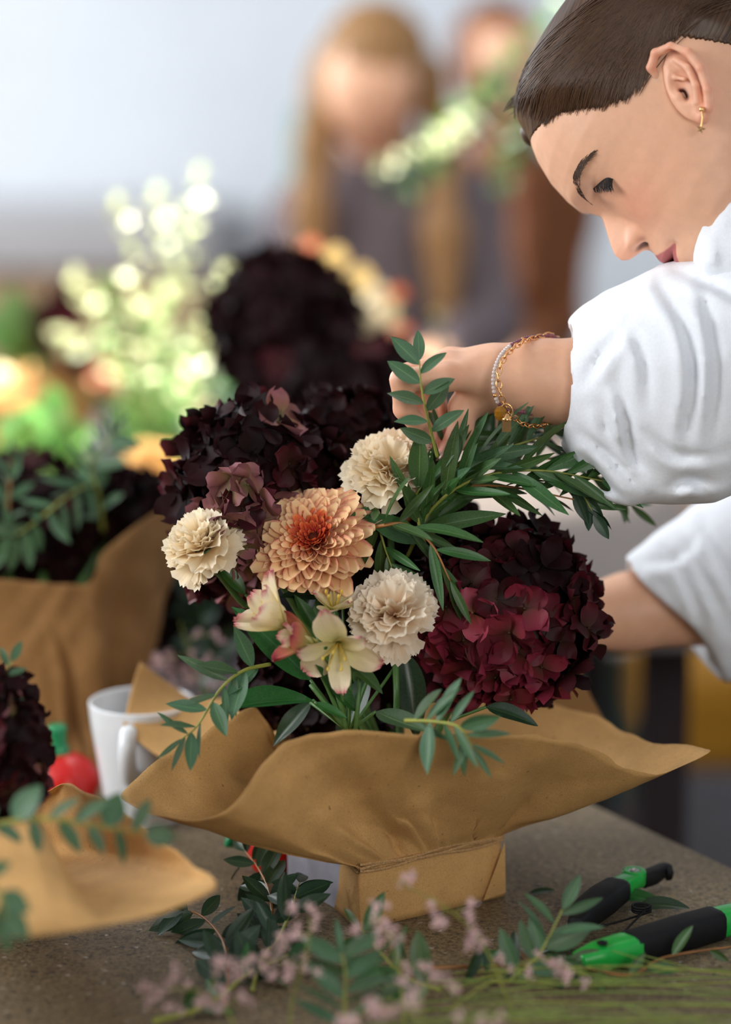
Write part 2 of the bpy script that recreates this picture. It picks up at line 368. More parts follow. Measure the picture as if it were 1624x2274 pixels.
slab('wall_right', (XR, YF, 0), (XR + .1, YB, ZC), MAT['wall'])
def wall_with_holes():
    segs = []; holes = [(.4, 2.3, 1.0, 2.6), (3.1, 5.5, 1.0, 2.6)]; y = YF
    for a, b, z0, z1 in holes:
        segs += [box(((XL - .05), (y + a) / 2, ZC / 2), (.1, a - y, ZC)), box((XL - .05, (a + b) / 2, z0 / 2), (.1, b - a, z0)), box((XL - .05, (a + b) / 2, (z1 + ZC) / 2), (.1, b - a, ZC - z1))]; y = b
    segs.append(box((XL - .05, (y + YB) / 2, ZC / 2), (.1, YB - y, ZC))); v, f = join(*segs); struct('wall_left', v, f, MAT['wall'])
    for k, (a, b, z0, z1) in enumerate(holes):
        fr = [box((XL - .03, (a + b) / 2, z), (.06, b - a, .05)) for z in (z0 + .025, z1 - .025)] + [box((XL - .03, y_, (z0 + z1) / 2), (.06, .05, z1 - z0)) for y_ in (a + .025, (a + b) / 2, b - .025)]
        v, f = join(*fr); struct('window_%d' % (k + 1), v, f, MAT['boxwhite'])
wall_with_holes()
slab('baseboard_back', (XL, YB - .015, 0), (XR, YB, .08), MAT['boxwhite'])

# ---- tables
def table(label, corner, ax, ay, lx, ly, name='work_table', mt='table'):
    """corner: far right corner (x, y); ax, ay: edge directions"""
    c = np.array([corner[0], corner[1]]); ax = nrm(ax); ay = nrm(ay); cen = c - ax * lx / 2 - ay * ly / 2
    r = thing(name, label, 'table', (cen[0], cen[1], 0)); R = np.eye(3); R[:2, 0] = ax; R[:2, 1] = ay
    v, f = box((cen[0], cen[1], TZ - .02), (lx, ly, .04), R); o = part('tabletop', v, f, MAT[mt], r, smooth=False)
    b = o.modifiers.new('bevel', 'BEVEL'); b.width = .003; b.segments = 2
    for sx in (-1, 1):
        for sy in (-1, 1):
            q = cen + ax * sx * (lx / 2 - .08) + ay * sy * (ly / 2 - .08); v, f = box((q[0], q[1], (TZ - .04) / 2), (.05, .05, TZ - .04), R); part('leg', v, f, MAT['navy'] if False else MAT['hcore'], r, smooth=False)
    return r
e1, e2 = Tp(1330, 1790), Tp(1624, 1925); ed = nrm((e1 - e2)[:2]); perp = np.array([ed[1], -ed[0]])   # edge runs away to the left
corner = (e1[:2] + ed * .42)
table('speckled concrete worktable carrying the paper-wrapped box of flowers', corner, perp, ed, 1.3, 1.75)
table('second worktable behind, crowded with blurred bouquets and white pots', (.42, 3.85), (1, 0), (0, 1), 2.1, 1.1, mt='benchtop')

# ---- sideboard at the back wall, left
def sideboard():
    x0, x1 = -1.9, -.36; r = thing('sideboard', 'pale wooden sideboard with grey top against the white wall', 'sideboard', ((x0 + x1) / 2, 5.9, 0))
    v, f = box(((x0 + x1) / 2, 5.9, .40), (x1 - x0, .5, .80)); part('cabinet_body', v, f, MAT['wood'], r, smooth=False)
    v, f = box(((x0 + x1) / 2, 5.88, .85), (x1 - x0 + .04, .56, .10)); part('top', v, f, MAT['greytop'], r, smooth=False)
    for k in range(4):
        w = (x1 - x0) / 4; c = x0 + w * (k + .5); v, f = box((c, 5.64, .40), (w - .012, .02, .74)); part('door', v, f, MAT['wood'], r, smooth=False)
sideboard()

# ================================================================ wrapped flower boxes
def wrap(name, label, base, h, rim, seed, mat, tuck=.955, flute=.010, sag=.004, bulge=.0, curl=None, ncrease=26, crump=1.0, strong=(), rows=26, NU=320, shift=0.0, twine=True, twine_label=None, extra_label=None, pad=0.0):
    A, B, C, D = [np.array(q) for q in base]; cen = (A + B + C + D) / 4
    r = thing(name, label, 'flower box', (cen[0], cen[1], TZ), 'paper wrapped flower boxes')
    s = np.arange(NU) / NU; q = s * 4; k = q.astype(int) % 4; t = (q - np.floor(q))[:, None]; cs = np.array([A, B, C, D, A])
    ring = cs[k] * (1 - t) + cs[k + 1] * t
    for _ in range(5): ring = (np.roll(ring, 1, 0) + np.roll(ring, -1, 0) + ring * 2) / 4
    rs = np.array([a[0] for a in rim]) % 1.0; rp = np.array([P(*a[1:]) for a in rim]); od = np.argsort(rs); rs = rs[od]; rp = rp[od]
    rr = np.concatenate([rs - 1, rs, rs + 1]); rq = np.vstack([rp] * 3); R = np.stack([np.interp(s, rr, rq[:, a]) for a in range(3)], 1)
    for _ in range(3): R = (np.roll(R, 1, 0) + np.roll(R, -1, 0) + R * 2) / 4
    out = nrm_rows(ring - cen); rows_ = []
    rows_.append(cen + (ring - cen) * .02); rows_.append(cen + (ring - cen) * .97)
    nb = 9
    for j in range(nb):
        z = h * j / (nb - 1); f = 1 - (1 - tuck) * (j / (nb - 1)) ** 2; rows_.append(cen + (ring - cen) * f + np.array([0, 0, z]))
    tw = rows_[-1].copy()
    for j in range(1, rows):
        u = j / (rows - 1); ue = u
        row = tw * (1 - ue) + R * ue; L = np.linalg.norm(R - tw, axis=1)[:, None]
        row = row + out * (bulge * np.sin(math.pi * min(1, u * 1.0)) ) - np.array([0, 0, 1]) * sag * np.sin(math.pi * u) * (L / .2)
        if curl is not None: row = row + np.array([0, 0, 1.0]) * (np.interp(s, [q[0] for q in curl], [q[1] for q in curl]) * math.sin(math.pi * u ** .8))[:, None]
        fl = flute * math.sin(math.pi * min(1, u * 1.15)) ** 1.0 * (1 - u) ** .5
        row = row + out * (fl * (np.sin(s * 2 * math.pi * 11 + 1.3 * np.sin(s * 17 + seed)) * .5 + .5 * np.sin(s * 2 * math.pi * 5 + seed)))[:, None]
        rows_.append(row)
    V = np.vstack(rows_); u = np.repeat(np.arange(len(rows_)), NU)
    amp = np.where(u < 2, 0, np.where(u < 11, .0015, .0048)); N = np.tile(out, (len(rows_), 1)) * .7 + np.array([0, 0, .6])
    amp = amp * crump
    V = V + N * (crumple(V, 15, 1.0, seed) * amp * 1.0 + crumple(V, 42, 1.0, seed + 3) * amp * .6)[:, None]
    gc = np.random.default_rng(seed + 40); ss_ = np.tile(s, len(rows_)); uu = np.clip((u - 10) / (rows - 1), -1, 1)   # folds running out from the tied waist
    for k in range(ncrease):
        s0 = gc.random(); slope = gc.normal(0, .07); u1 = gc.uniform(.35, .95); w = gc.uniform(.010, .022); dd = np.abs((ss_ - s0 - slope * uu + .5) % 1 - .5) / (w * (.5 + uu)); m = (uu > 0) * sst(0, .08, uu) * (1 - sst(u1 * .6, u1, uu))
        V = V + N * (np.maximum(0, 1 - dd) * m * gc.choice((-1, 1, 1)) * gc.uniform(.004, .011))[:, None]
    for s0, slope, u1, w, a_ in strong:
        dd = np.abs((ss_ - s0 - slope * uu + .5) % 1 - .5) / (w * (.55 + uu)); V = V + N * (np.maximum(0, 1 - dd) * (uu > 0) * sst(0, .06, uu) * (1 - sst(u1 * .5, u1, uu)) * a_)[:, None]
    V[:, 2] = np.maximum(V[:, 2], TZ + .0006)
    F = grid_faces(NU, len(rows_), True); F.append(tuple(range(NU - 1, -1, -1)))
    o = part('wrapping_paper', V, F, MAT[mat], r); m = o.modifiers.new('thickness', 'SOLIDIFY'); m.thickness = .0004; m.offset = 0
    if twine:
        for dz, ph in ((0, 0), (.0022, 1.5), (-.002, 3.)):
            c = tw + out * .0022 + np.array([0, 0, 1.0]) * (dz + .0012 * np.sin(s * 40 + ph))[:, None] + np.array([0, 0, .0]); c = c[::2]; c = np.vstack([c, c[:1]])
            part('twine', *tube(c, .0014, 6, False), MAT['twine'], r)
        g = np.random.default_rng(5); fib = []
        for _ in range(260):
            a = tw[g.integers(NU)] + out[0] * 0; i = g.integers(NU); a = tw[i] + out[i] * .003; d = nrm(g.normal(size=3)) * g.uniform(.002, .006); t1 = nrm(tw[(i + 3) % NU] - tw[i]) * .005
            fib.append(tube(catmull([a, a + d * .5 + t1 * .5, a + d + t1], 4), .00012, 3, False))
        v, f = join(*fib); part('twine_fuzz', v, f, MAT['twine'], r, kind='stuff')
    return r, cen, tw
def nrm_rows(v):
    v = v.copy(); v[:, 2] = 0; return v / np.linalg.norm(v, axis=1)[:, None]
bA, bB, bD = Tp(795, 2068), Tp(1122, 1990), Tp(672, 1945); bC = bB + bD - bA
rimM = [(-.03, 262, 1772, 1.875), (-.012, 325, 1803, 1.85), (0.004, 400, 1818, 1.83), (.022, 480, 1812, 1.815), (.04, 520, 1785, 1.81), (.056, 555, 1740, 1.812), (.072, 590, 1690, 1.82), (.085, 630, 1648, 1.83), (.10, 690, 1630, 1.835),
        (.12, 780, 1626, 1.835), (.15, 900, 1634, 1.835), (.18, 1030, 1632, 1.84), (.205, 1130, 1628, 1.845), (.222, 1225, 1638, 1.86), (.236, 1310, 1664, 1.88), (.25, 1390, 1702, 1.895), (.262, 1462, 1722, 1.905), (.275, 1530, 1696, 1.92),
        (.288, 1597, 1660, 1.94), (.305, 1535, 1652, 1.97), (.325, 1462, 1642, 2.0), (.345, 1395, 1630, 2.03), (.37, 1330, 1592, 2.06), (.41, 1215, 1556, 2.09), (.47, 1050, 1530, 2.12), (.55, 880, 1530, 2.12), (.62, 740, 1560, 2.10), (.68, 640, 1610, 2.07),
        (.72, 612, 1638, 2.0), (.755, 590, 1600, 1.99), (.79, 558, 1560, 1.985), (.82, 505, 1600, 1.97), (.86, 440, 1642, 1.95), (.90, 378, 1662, 1.93), (.94, 325, 1708, 1.91)]
boxthing, boxcen, twr = wrap('paper_wrapped_flower_box', 'central flower box in crumpled kraft paper tied with twine, wide flared collar', (bA, bB, bC, bD), .047, rimM, 3, 'kraft', strong=((.015, .05, .8, .016, -.012), (.045, .035, .6, .012, .009), (.075, .10, .9, .015, -.009), (.115, -.02, .5, .012, .008), (.14, .05, .75, .014, -.010), (.175, .035, .9, .018, .010), (.205, -.03, .6, .012, -.010), (.225, .012, .95, .014, .012), (.24, .02, .8, .012, -.009)))
v, f = box((bA + bD) / 2 + nrm(bA - bB) * .0035 + np.array([0, 0, .0225]), (.001, np.linalg.norm(bD - bA) * .86, .043), frame((0, 0, 1), nrm(bB - bA))); part('card_side', v, f, MAT['cardgrey'], boxthing, smooth=False)
# folded flap at the front left edge of the box
def flap(a, b, c, off=.003):
    fr = (np.array(b) - np.array(a)); V = []
    for i in range(9):
        for j in range(9):
            u, v = i / 8, j / 8; V.append(np.array(a) * (1 - u) * 1 + np.array(b) * u * (1 - v) + np.array(c) * u * v + np.array([0, -off, 0]) * (1 + .3 * math.sin(5 * u)))
    return np.array(V), grid_faces(9, 9)
nL = nrm(bA - bD) ; nF = nrm(bB - bA)
zt = np.array([0, 0, .046])
v, f = flap(bA + zt + nL * .000, bA + nF * .003, bA - nL * .026 + np.array([0, 0, .004]), .003); part('paper_fold', v, f, MAT['kraft'], boxthing)
v, f = flap(bB + zt * .98 - nF * .001, bB + nL * .003 - nF * .022 + np.array([0, 0, .003]), bB + nL * .001 + np.array([0, 0, .004]), .003); part('paper_fold', v, f, MAT['kraft'], boxthing)
# second paper sheet standing up behind the left ear
def sheet(tri, seed, root, mat='kraft', n=22, amp=.0016):
    """bilinear patch of paper"""
    a, b, c, d = [P(*q) for q in tri]; V = []
    for j in range(n):
        for i in range(n):
            u, v = i / (n - 1), j / (n - 1); V.append((a * (1 - u) + b * u) * (1 - v) + (d * (1 - u) + c * u) * v)
    V = np.array(V); N = nrm(np.cross(b - a, d - a)); V += N * (crumple(V, 20, amp, seed)[:, None] + .004 * np.sin(np.linspace(0, 1, n * n) * 3)[:, None])
    o = part('paper_sheet', V, grid_faces(n, n), MAT[mat], root); m = o.modifiers.new('thickness', 'SOLIDIFY'); m.thickness = .0004
sheet([(312, 1470, 2.13), (440, 1560, 2.16), (445, 1575, 2.12), (274, 1618, 2.09)], 4, boxthing)
sheet([(274, 1617, 2.09), (440, 1548, 2.12), (600, 1545, 2.12), (372, 1684, 2.06)], 5, boxthing); sheet([(372, 1683, 2.06), (600, 1546, 2.12), (700, 1640, 2.06), (480, 1790, 1.98)], 9, boxthing)
sheet([(1190, 1560, 2.13), (1290, 1490, 2.16), (1340, 1600, 2.14), (1225, 1650, 2.10)], 8, boxthing, 'kraft_shaded')
v, f = box(boxcen + np.array([0, 0, .05]), (.085, .07, .05), frame((0, 0, 1), bB - bA)); fo = thing('floral_foam', 'dark wet floral foam inside the paper of the central box', 'foam', (boxcen[0], boxcen[1], TZ)); part('foam_block', v, f, MAT['foam'], fo, smooth=False)
pr, pf = sphere(P(407, 1688, 1.935), .0013, 8, 6); part('red_speck', pr, pf, MAT['redp'], boxthing)

lA, lB, lD = Tp(-150, 2100), Tp(110, 2020), Tp(-230, 1990); lC = lB + lD - lA
rimL = [(.0, -420, 2130, 1.60), (.05, -250, 2115, 1.60), (.09, -100, 2098, 1.605), (.12, 0, 2088, 1.61), (.145, 60, 2082, 1.615), (.165, 120, 2073, 1.62), (.185, 175, 2065, 1.625), (.20, 212, 2060, 1.63), (.215, 238, 2056, 1.635), (.225, 252, 2054, 1.64),
        (.24, 320, 2040, 1.655), (.258, 400, 2012, 1.68), (.275, 491, 1972, 1.70), (.30, 430, 1920, 1.74), (.33, 340, 1852, 1.78), (.36, 250, 1790, 1.83), (.40, 152, 1728, 1.88), (.43, 105, 1758, 1.91), (.5, 0, 1770, 1.95), (.6, -150, 1760, 1.96), (.75, -420, 1800, 1.85), (.9, -520, 1900, 1.7)]
wl, lcen, ltw = wrap('paper_wrapped_flower_box', 'second kraft-paper flower box cropped by the left edge, in the foreground', (lA, lB, lC, lD), .045, rimL, 11, 'kraft', sag=.0, flute=.003, crump=.4, ncrease=8, curl=[(0, .05), (.12, .052), (.165, .058), (.185, .048), (.20, .028), (.212, .008), (.222, 0), (.9, 0), (1, .05)])

# ================================================================ flower pieces
def petal_grid(nu, nv, wfun, zfun, lfun=None):
    """unit petal along +X, width along Y, normal +Z. uv: (across, along)"""
    V = []; U = []
    for j in range(nv):
        v = j / (nv - 1)
        for i in range(nu):
            u = i / (nu - 1) * 2 - 1; x = v if lfun is None else lfun(u, v); V.append((x, u * wfun(v), zfun(u, v))); U.append((i / (nu - 1), v))
    return V, grid_faces(nu, nv), U
def hyd_shape(k):
    g = random.Random(k); a = g.uniform(.18, .42); b = g.uniform(-.12, .12); c = g.uniform(0, 6)
    return petal_grid(7, 7, lambda v: .57 * math.sqrt(max(0, 1 - ((v - .56) / .455) ** 2)) + (.06 if v < .3 else .02),
                      lambda u, v: a * u * u * v + b * v * v - .16 * v * v * (1 if k % 2 else -.6) + .05 * math.sin(6 * v + c) * u, lambda u, v: v + .02 * math.sin(5 * u + c))
HS = [hyd_shape(k) for k in range(5)]
PM = {}
def pm(key, sh, m):
    if (key, m) not in PM: PM[(key, m)] = make_mesh(key, sh[0], sh[1], MAT[m], sh[2])
    return PM[(key, m)]
def fib_dirs(n, seed=0):
    g = np.random.default_rng(seed); i = np.arange(n) + .5; z = 1 - 2 * i / n; a = i * 2.399963 + seed; r = np.sqrt(1 - z * z)
    return nrm3(np.stack([r * np.cos(a), r * np.sin(a), z], 1) + g.normal(0, .05, (n, 3)))
def nrm3(v): return v / np.linalg.norm(v, axis=1)[:, None]
bud_v, bud_f = sphere((0, 0, .03), (.07, .07, .06), 7, 5)
def hydrangea(label, c, rad, choose, seed, front, n=100, size=.0165, detail=True, stem_to=None, name='hydrangea', cap=75, group='dark hydrangea heads', fullness=1.0):
    """c centre, rad (rx, ry, rz); choose(dir, rnd) -> petal material; front: direction whose side gets single petals"""
    c = np.array(c); r = thing(name, label, 'flower', c, group); g = random.Random(seed); rad = np.array(rad)
    D = fib_dirs(n, seed); vis = D @ nrm(front); order = np.argsort(-vis); buds = {}
    lump = np.random.default_rng(seed).normal(0, .045, n); st = []; stU = []; stF = []; stm = []; off = 0
    V, F = sphere((0, 0, 0), rad * .80, 28, 18); V = V * (1 + crumple(V + c, 60, .06, seed)[:, None]); place('flower_core', make_mesh('flower_core', V, F, MAT['hcore']), r)
    for k, i in enumerate(order):
        d = D[i]; p = d * rad * (1 + lump[i]); nr = nrm(d / rad); nr = nrm(nr + np.array([g.gauss(0, .22) for _ in range(3)])); R = frame(nr, [g.gauss(0, 1) for _ in range(3)]); m = choose(d, g); s = size * g.uniform(.85, 1.15)
        single = k < cap
        if single and detail:
            if m not in buds: buds[m] = make_mesh('floret', bud_v * size, bud_f, MAT[m])
            fl = place('floret', buds[m], r, M4(R, p))
        for q in range(4):
            a = q * math.pi / 2 + g.gauss(0, .12); tilt = g.gauss(.12, .22); Rz = np.array([[math.cos(a), -math.sin(a), 0], [math.sin(a), math.cos(a), 0], [0, 0, 1]])
            Ry = np.array([[math.cos(tilt), 0, math.sin(tilt)], [0, 1, 0], [-math.sin(tilt), 0, math.cos(tilt)]]); rx = g.gauss(0, .25); Rx = np.array([[1, 0, 0], [0, math.cos(rx), -math.sin(rx)], [0, math.sin(rx), math.cos(rx)]])
            L = Rz @ Ry @ Rx; sh = (seed + q + i) % 5; ss = s * g.uniform(.85, 1.12)
            if single and detail: place('petal', pm('petal%d' % sh, HS[sh], m), fl, M4(L, Rz @ np.array([.0008, 0, q % 2 * .0006]), ss))
            else:
                W = (np.array(HS[sh][0]) * ss) @ L.T @ R.T + p
                if single:
                    if q == 0: acc = []; accU = []
                    acc.append((W, HS[sh][1])); accU += HS[sh][2]
                    if q == 3: v_, f_ = join(*acc); place('floret', make_mesh('floret', v_, f_, MAT[m], accU), r)
                else: st.append((W, HS[sh][1])); stU += HS[sh][2]
    if st: v_, f_ = join(*st); place('rear_petals', make_mesh('rear_petals', v_, f_, MAT[choose(-np.array(front), g)], stU), r, kind='stuff')
    if stem_to is not None: part('stem', *tube(catmull([c, (c + stem_to) / 2 + np.array([0, 0, .005]), stem_to], 8), .0035, 8), MAT['stemgreen'], r)
    return r

# carnation petals: fans with a toothed, ruffled edge
def carn_shape(k):
    g = random.Random(40 + k); ph = g.uniform(0, 6); ph2 = g.uniform(0, 6); A = g.uniform(.07, .12); bend = g.uniform(.25, .6)
    return petal_grid(19, 7, lambda v: .07 + .50 * v ** 1.25, lambda u, v: A * v ** 2.2 * math.sin(u * 7 + ph) + .4 * A * v ** 3 * math.sin(u * 15 + ph2) + bend * v * v * -.35 + .15 * v * v * u * u,
                      lambda u, v: v * (1 - .20 * u * u) + (.035 * v ** 6 * (1 if int(round((u + 1) * 9)) % 2 else -1)) - (0.05 * v ** 4 * abs(math.sin(u * 4 + ph))))
CSH = [carn_shape(k) for k in range(5)]
def carnation(label, c, nrmal, rad, seed, m='carn', stem=None, droop=None, group='cream carnations', n=46):
    """c: middle of the bloom; normal: facing; base of bloom sits rad*.55 behind"""
    c = np.array(c); nv = nrm(nrmal); base = c - nv * rad * .75; r = thing('carnation', label, 'flower', base, group); g = random.Random(seed); R = frame(nv)
    for i in range(n):
        f = (i + .5) / n; el = math.radians(8 + 84 * f ** .8 + g.uniform(-7, 7)); az = i * 2.399963 + g.uniform(-.3, .3)
        if f > .8 and droop is not None and g.random() < .45: el = math.radians(g.uniform(105, 125)); az = droop + g.uniform(-.7, .7)
        d = np.array([math.sin(el) * math.cos(az), math.sin(el) * math.sin(az), math.cos(el)]); up = nrm(np.cross(np.cross(d, [0, 0, 1]), d) * 1.0) ; up = nrm(np.array([0, 0, 1]) - d * d[2])
        tw = g.uniform(-.5, .5); Y = nrm(np.cross(up, d)); z = nrm(up * math.cos(tw) + Y * math.sin(tw)); y = np.cross(z, d); L = np.stack([d, y, z], 1)
        s = rad * (1.12 + .12 * f) * g.uniform(.88, 1.08) * (1.0 if f > .3 else .95)
        sc = s; me = pm('carn%d' % (i % 5), CSH[i % 5], m)
        place('petal', me, r, M4(R @ L, R @ np.array([d[0], d[1], 0]) * rad * .10 + nv * rad * (.10 * (1 - f)), sc))
    V, F = lathe([(.001, -1.05), (.16, -1.0), (.24, -.8), (.27, -.45), (.25, -.15), (.33, .04), (.27, .05), (.1, -.2)], 16, (0, 0, 0)); cal = place('calyx', make_mesh('calyx', V * rad, F, MAT['leafgreen']), r, M4(R, nv * rad * .10))
    for q in range(3):
        a = q * 2.1; sh = LS['lance']; d = np.array([math.cos(a) * .5, math.sin(a) * .5, .8]); place('bract', pm('lance', sh, 'leafgreen'), cal, M4(frame(np.array([math.cos(a), math.sin(a), -.5]), d) , np.array([math.cos(a) * .15 * rad, math.sin(a) * .15 * rad, -rad * 1.0]), rad * .5))
    if stem is not None: part('stem', *tube(catmull([base - nv * rad * .9, (base - nv * rad * 2.2 + stem) / 2, stem], 12), .0024, 8), MAT['stemgreen'], r)
    return r
# leaves
def leaf_shape(w, p=1.0, curl=.10, fold=.15, tip=1.0, nu=5, nv=9, ser=0):
    return petal_grid(nu, nv, lambda v: w * (math.sin(math.pi * v ** p) ** .85 if 0 < v < 1 else 0) * (1 + ser * math.sin(v * 60)) + .004,
                      lambda u, v: fold * w * abs(u) * math.sin(math.pi * v) - curl * v * v + .05 * w * math.sin(9 * v) * u)
LS = {'lance': leaf_shape(.085, .9, .08, .35), 'lance2': leaf_shape(.10, .95, .22, .3), 'lance3': leaf_shape(.075, .85, -.10, .5), 'oval': leaf_shape(.20, .9, .08, .25), 'oval2': leaf_shape(.17, .9, -.06, .4), 'round': leaf_shape(.34, .85, .05, .15),
      'broad': leaf_shape(.17, .8, .18, .45, nv=14, nu=7), 'broad2': leaf_shape(.14, .8, -.12, .5, nv=14, nu=7)}
def leaf(root, mname, shape, p, d, n, L):
    """p world position; d direction of the leaf; n approx normal"""
    d = nrm(d); n = np.asarray(n, float); n = nrm(n - np.dot(n, d) * d); R = np.stack([d, np.cross(n, d), n], 1)
    sh = LS[shape]; return place('leaf', pm('leaf_' + shape, sh, mname), root, M4(R, np.asarray(p) - np.array(root.location), L))
def branch(label, pts, nleaf, L, shapes, lm='euc', sm='stem', seed=0, r0=.0016, ang=(35, 70), group='eucalyptus sprigs', name='eucalyptus_sprig', cat='eucalyptus', taper=.5, tip=True, start=.08, flat=.6, pair=False, droop=0, zmin=None):
    g = random.Random(seed); W = np.array([P(*q) if len(q) == 3 else np.array(q[:3]) for q in pts]) if not isinstance(pts, np.ndarray) else pts
    C = catmull(W, 40); r = thing(name, label, cat, C[0], group); part('stem', *tube(C, np.linspace(r0, r0 * .35, 40), 6), MAT[sm], r)
    view = nrm(CAMP - C[20])
    for i in range(nleaf):
        f = start + (1 - start) * (i + .5) / nleaf if not pair else start + (1 - start) * (i // 2 + .5) / ((nleaf + 1) // 2); k = min(int(f * 39), 38); p = C[k]; t = nrm(C[k + 1] - C[k])
        side = 1 if i % 2 else -1; pv = nrm(np.cross(t, view)) * side; o = nrm(pv * flat + nrm([g.gauss(0, 1) for _ in range(3)]) * (1 - flat) * 1.2)
        o = nrm(o - np.dot(o, t) * t); a = math.radians(g.uniform(*ang)); d = t * math.cos(a) + o * math.sin(a); d = d + np.array([0, 0, -droop])
        l = L * (1 - taper * f) * g.uniform(.8, 1.2); n = nrm(view + np.array([0, 0, .5]) + np.array([g.gauss(0, .5) for _ in range(3)]))
        if zmin is not None:
            if p[2] + l * nrm(d)[2] < zmin: d[2] = (zmin - p[2]) / l + .05
        leaf(r, lm, shapes[g.randrange(len(shapes))], p, d, n, l)
    if tip: leaf(r, lm, shapes[0], C[-1], nrm(C[-1] - C[-2]), view, L * (1 - taper) * .9)
    return r

# ================================================================ the central bouquet
VD = -FWD                                     # from the flowers towards the photographer's side
foam_top = boxcen + np.array([0, 0, .07])
def chA(d, g): # dark head, some mauve-green florets low on its near left side
    q = np.dot(d, nrm(np.array([-.05, -.75, -.55]))); x = g.random()
    if q > .80 and x < .55: return 'hmauve'
    return 'hwine' if x < .22 else ('hmauve' if x > .965 else 'hdark')
def chB(d, g):  # rosy florets gathered low left: own colour plus the lit side painted in
    q = np.dot(d, nrm(np.array([-.35, -.8, -.45]))); x = g.random()
    if q > .72: return 'hpink' if x < .26 else 'hred'
    if q > .35: return 'hred' if x < .45 else ('hpink' if x < .50 else 'hwine')
    return 'hwine' if x < .35 else 'hdark'
hydrangea('large near-black maroon hydrangea head behind the peach chrysanthemum', P(572, 1080, 2.01), (.064, .060, .062), chA, 1, VD + np.array([-.1, 0, .5]), n=105, stem_to=foam_top, size=.0200)
hydrangea('burgundy hydrangea head with rosy petals, right side of the central bouquet', P(1118, 1368, 1.965), (.067, .062, .064), chB, 2, VD + np.array([0, 0, .15]), n=120, stem_to=foam_top, size=.0192)
hydrangea('small dark maroon hydrangea cluster low on the left, under the cream carnation', P(500, 1235, 2.02), (.033, .03, .032), lambda d, g: 'hmauve' if g.random() < .2 else 'hwine', 5, VD, n=36, stem_to=foam_top, size=.0165)
hydrangea('dark maroon hydrangea tuft right behind the upper cream carnation', P(770, 975, 2.06), (.038, .03, .036), lambda d, g: 'hdark', 6, VD, n=36, stem_to=foam_top, size=.016)
hydrangea('shadowed maroon hydrangea in the middle of the bouquet behind the carnations', P(870, 1230, 2.04), (.075, .03, .055), lambda d, g: 'hdark', 12, VD, n=90, stem_to=foam_top, size=.016, detail=False)

hydrangea('added dark maroon filler hydrangea low behind the alstroemeria stalks', P(745, 1515, 2.02), (.066, .026, .044), lambda d, g: 'hdark', 14, VD, n=70, stem_to=foam_top, size=.017, detail=False, cap=50)  # added filler that darkens the bright gap behind the stalks
# chrysanthemum
def chrysanthemum(c, nv, rad, seed):
    c = np.array(c); nv = nrm(nv); r = thing('chrysanthemum', 'peach chrysanthemum with a dark red centre in the middle of the bouquet', 'flower', c - nv * .02); g = random.Random(seed); R = frame(nv); org = c - nv * .012
    sh = [petal_grid(5, 8, lambda v: .03 + .165 * (math.sin(math.pi * min(1, v) ** 1.5) ** .8 if v < .8 else math.sin(math.pi * .8 ** 1.5) ** .8 * math.sqrt(max(0, 1 - ((v - .8) / .215) ** 2))), lambda u, v, k=k: (.14 + .03 * k) * u * u * math.sin(math.pi * min(1, .15 + v * .8)) + (.16 - .10 * k) * v * v, lambda u, v: v) for k in range(3)]
    N = 235
    for i in range(N):
        f = (i + .5) / N; az = i * 2.399963; el = math.radians(16 + 80 * f ** .72 + g.uniform(-4, 4)); L = rad * (.24 + .82 * f ** .70) * g.uniform(.92, 1.08)
        if f > .82: L *= g.uniform(.9, 1.08)
        d = np.array([math.sin(el) * math.cos(az), math.sin(el) * math.sin(az), math.cos(el)]); up = nrm(np.array([0, 0, 1]) - d * d[2]); Y = np.cross(up, d); Lm = np.stack([d, Y, up], 1)
        wd = .74 + .10 * f; mname = 'chryin' if f < .26 else 'chry'; Sm = np.diag([L, L * wd * (1.25 - .15 * f), L])
        m = np.eye(4); m[:3, :3] = (R @ Lm) @ Sm; m[:3, 3] = (org - np.array(r.location)) + R @ np.array([math.cos(az) * .005, math.sin(az) * .005, .006 * (1 - f)]) * (f ** .5 + .3)
        place('petal', pm('chry%d' % (i % 3), sh[i % 3], mname), r, Matrix(m.tolist()))
    V = []; F = []
    dc = org + nv * .006; V, F = sphere(dc, (.0062, .0062, .006), 16, 10, R); part('disc', V, F, MAT['chryc'], r)
    cal_v, cal_f = sphere(c - nv * .018, (.012, .012, .008), 14, 8, R); part('calyx', cal_v, cal_f, MAT['leafgreen'], r); part('stem', *tube(catmull([c - nv * .02, c - nv * .05 + np.array([0, 0, -.03]), foam_top], 12), .0025, 8), MAT['stemgreen'], r)
    return r
chrysanthemum(P(694, 1188, 1.918), -FWD * 1.0 + RGT * (-.30) + UPV * .66, .0410, 3)
carnation('cream carnation at the top of the bouquet beside the hand', P(868, 1008, 1.935), -FWD * .75 + UPV * .75 + RGT * .02, .0275, 11, stem=foam_top, droop=None)
carnation('cream carnation sticking out at the left edge of the central bouquet', P(436, 1180, 1.915), -FWD * .55 + UPV * .75 - RGT * .35, .0245, 12, stem=P(560, 1340, 1.955), droop=2.6)
carnation('blush cream carnation low in the bouquet beside the burgundy hydrangea', P(872, 1330, 1.895), -FWD * .75 + UPV * .65 - RGT * .05, .0270, 13, 'carnp', stem=P(880, 1600, 1.91), droop=3.0)
hydrangea('mauve-green faded hydrangea florets between the left carnation and the chrysanthemum', P(540, 1150, 1.935), (.015, .014, .036), lambda d, g: 'hmauve' if g.random() < .85 else 'hwine', 8, VD, n=18, stem_to=foam_top, size=.0185)

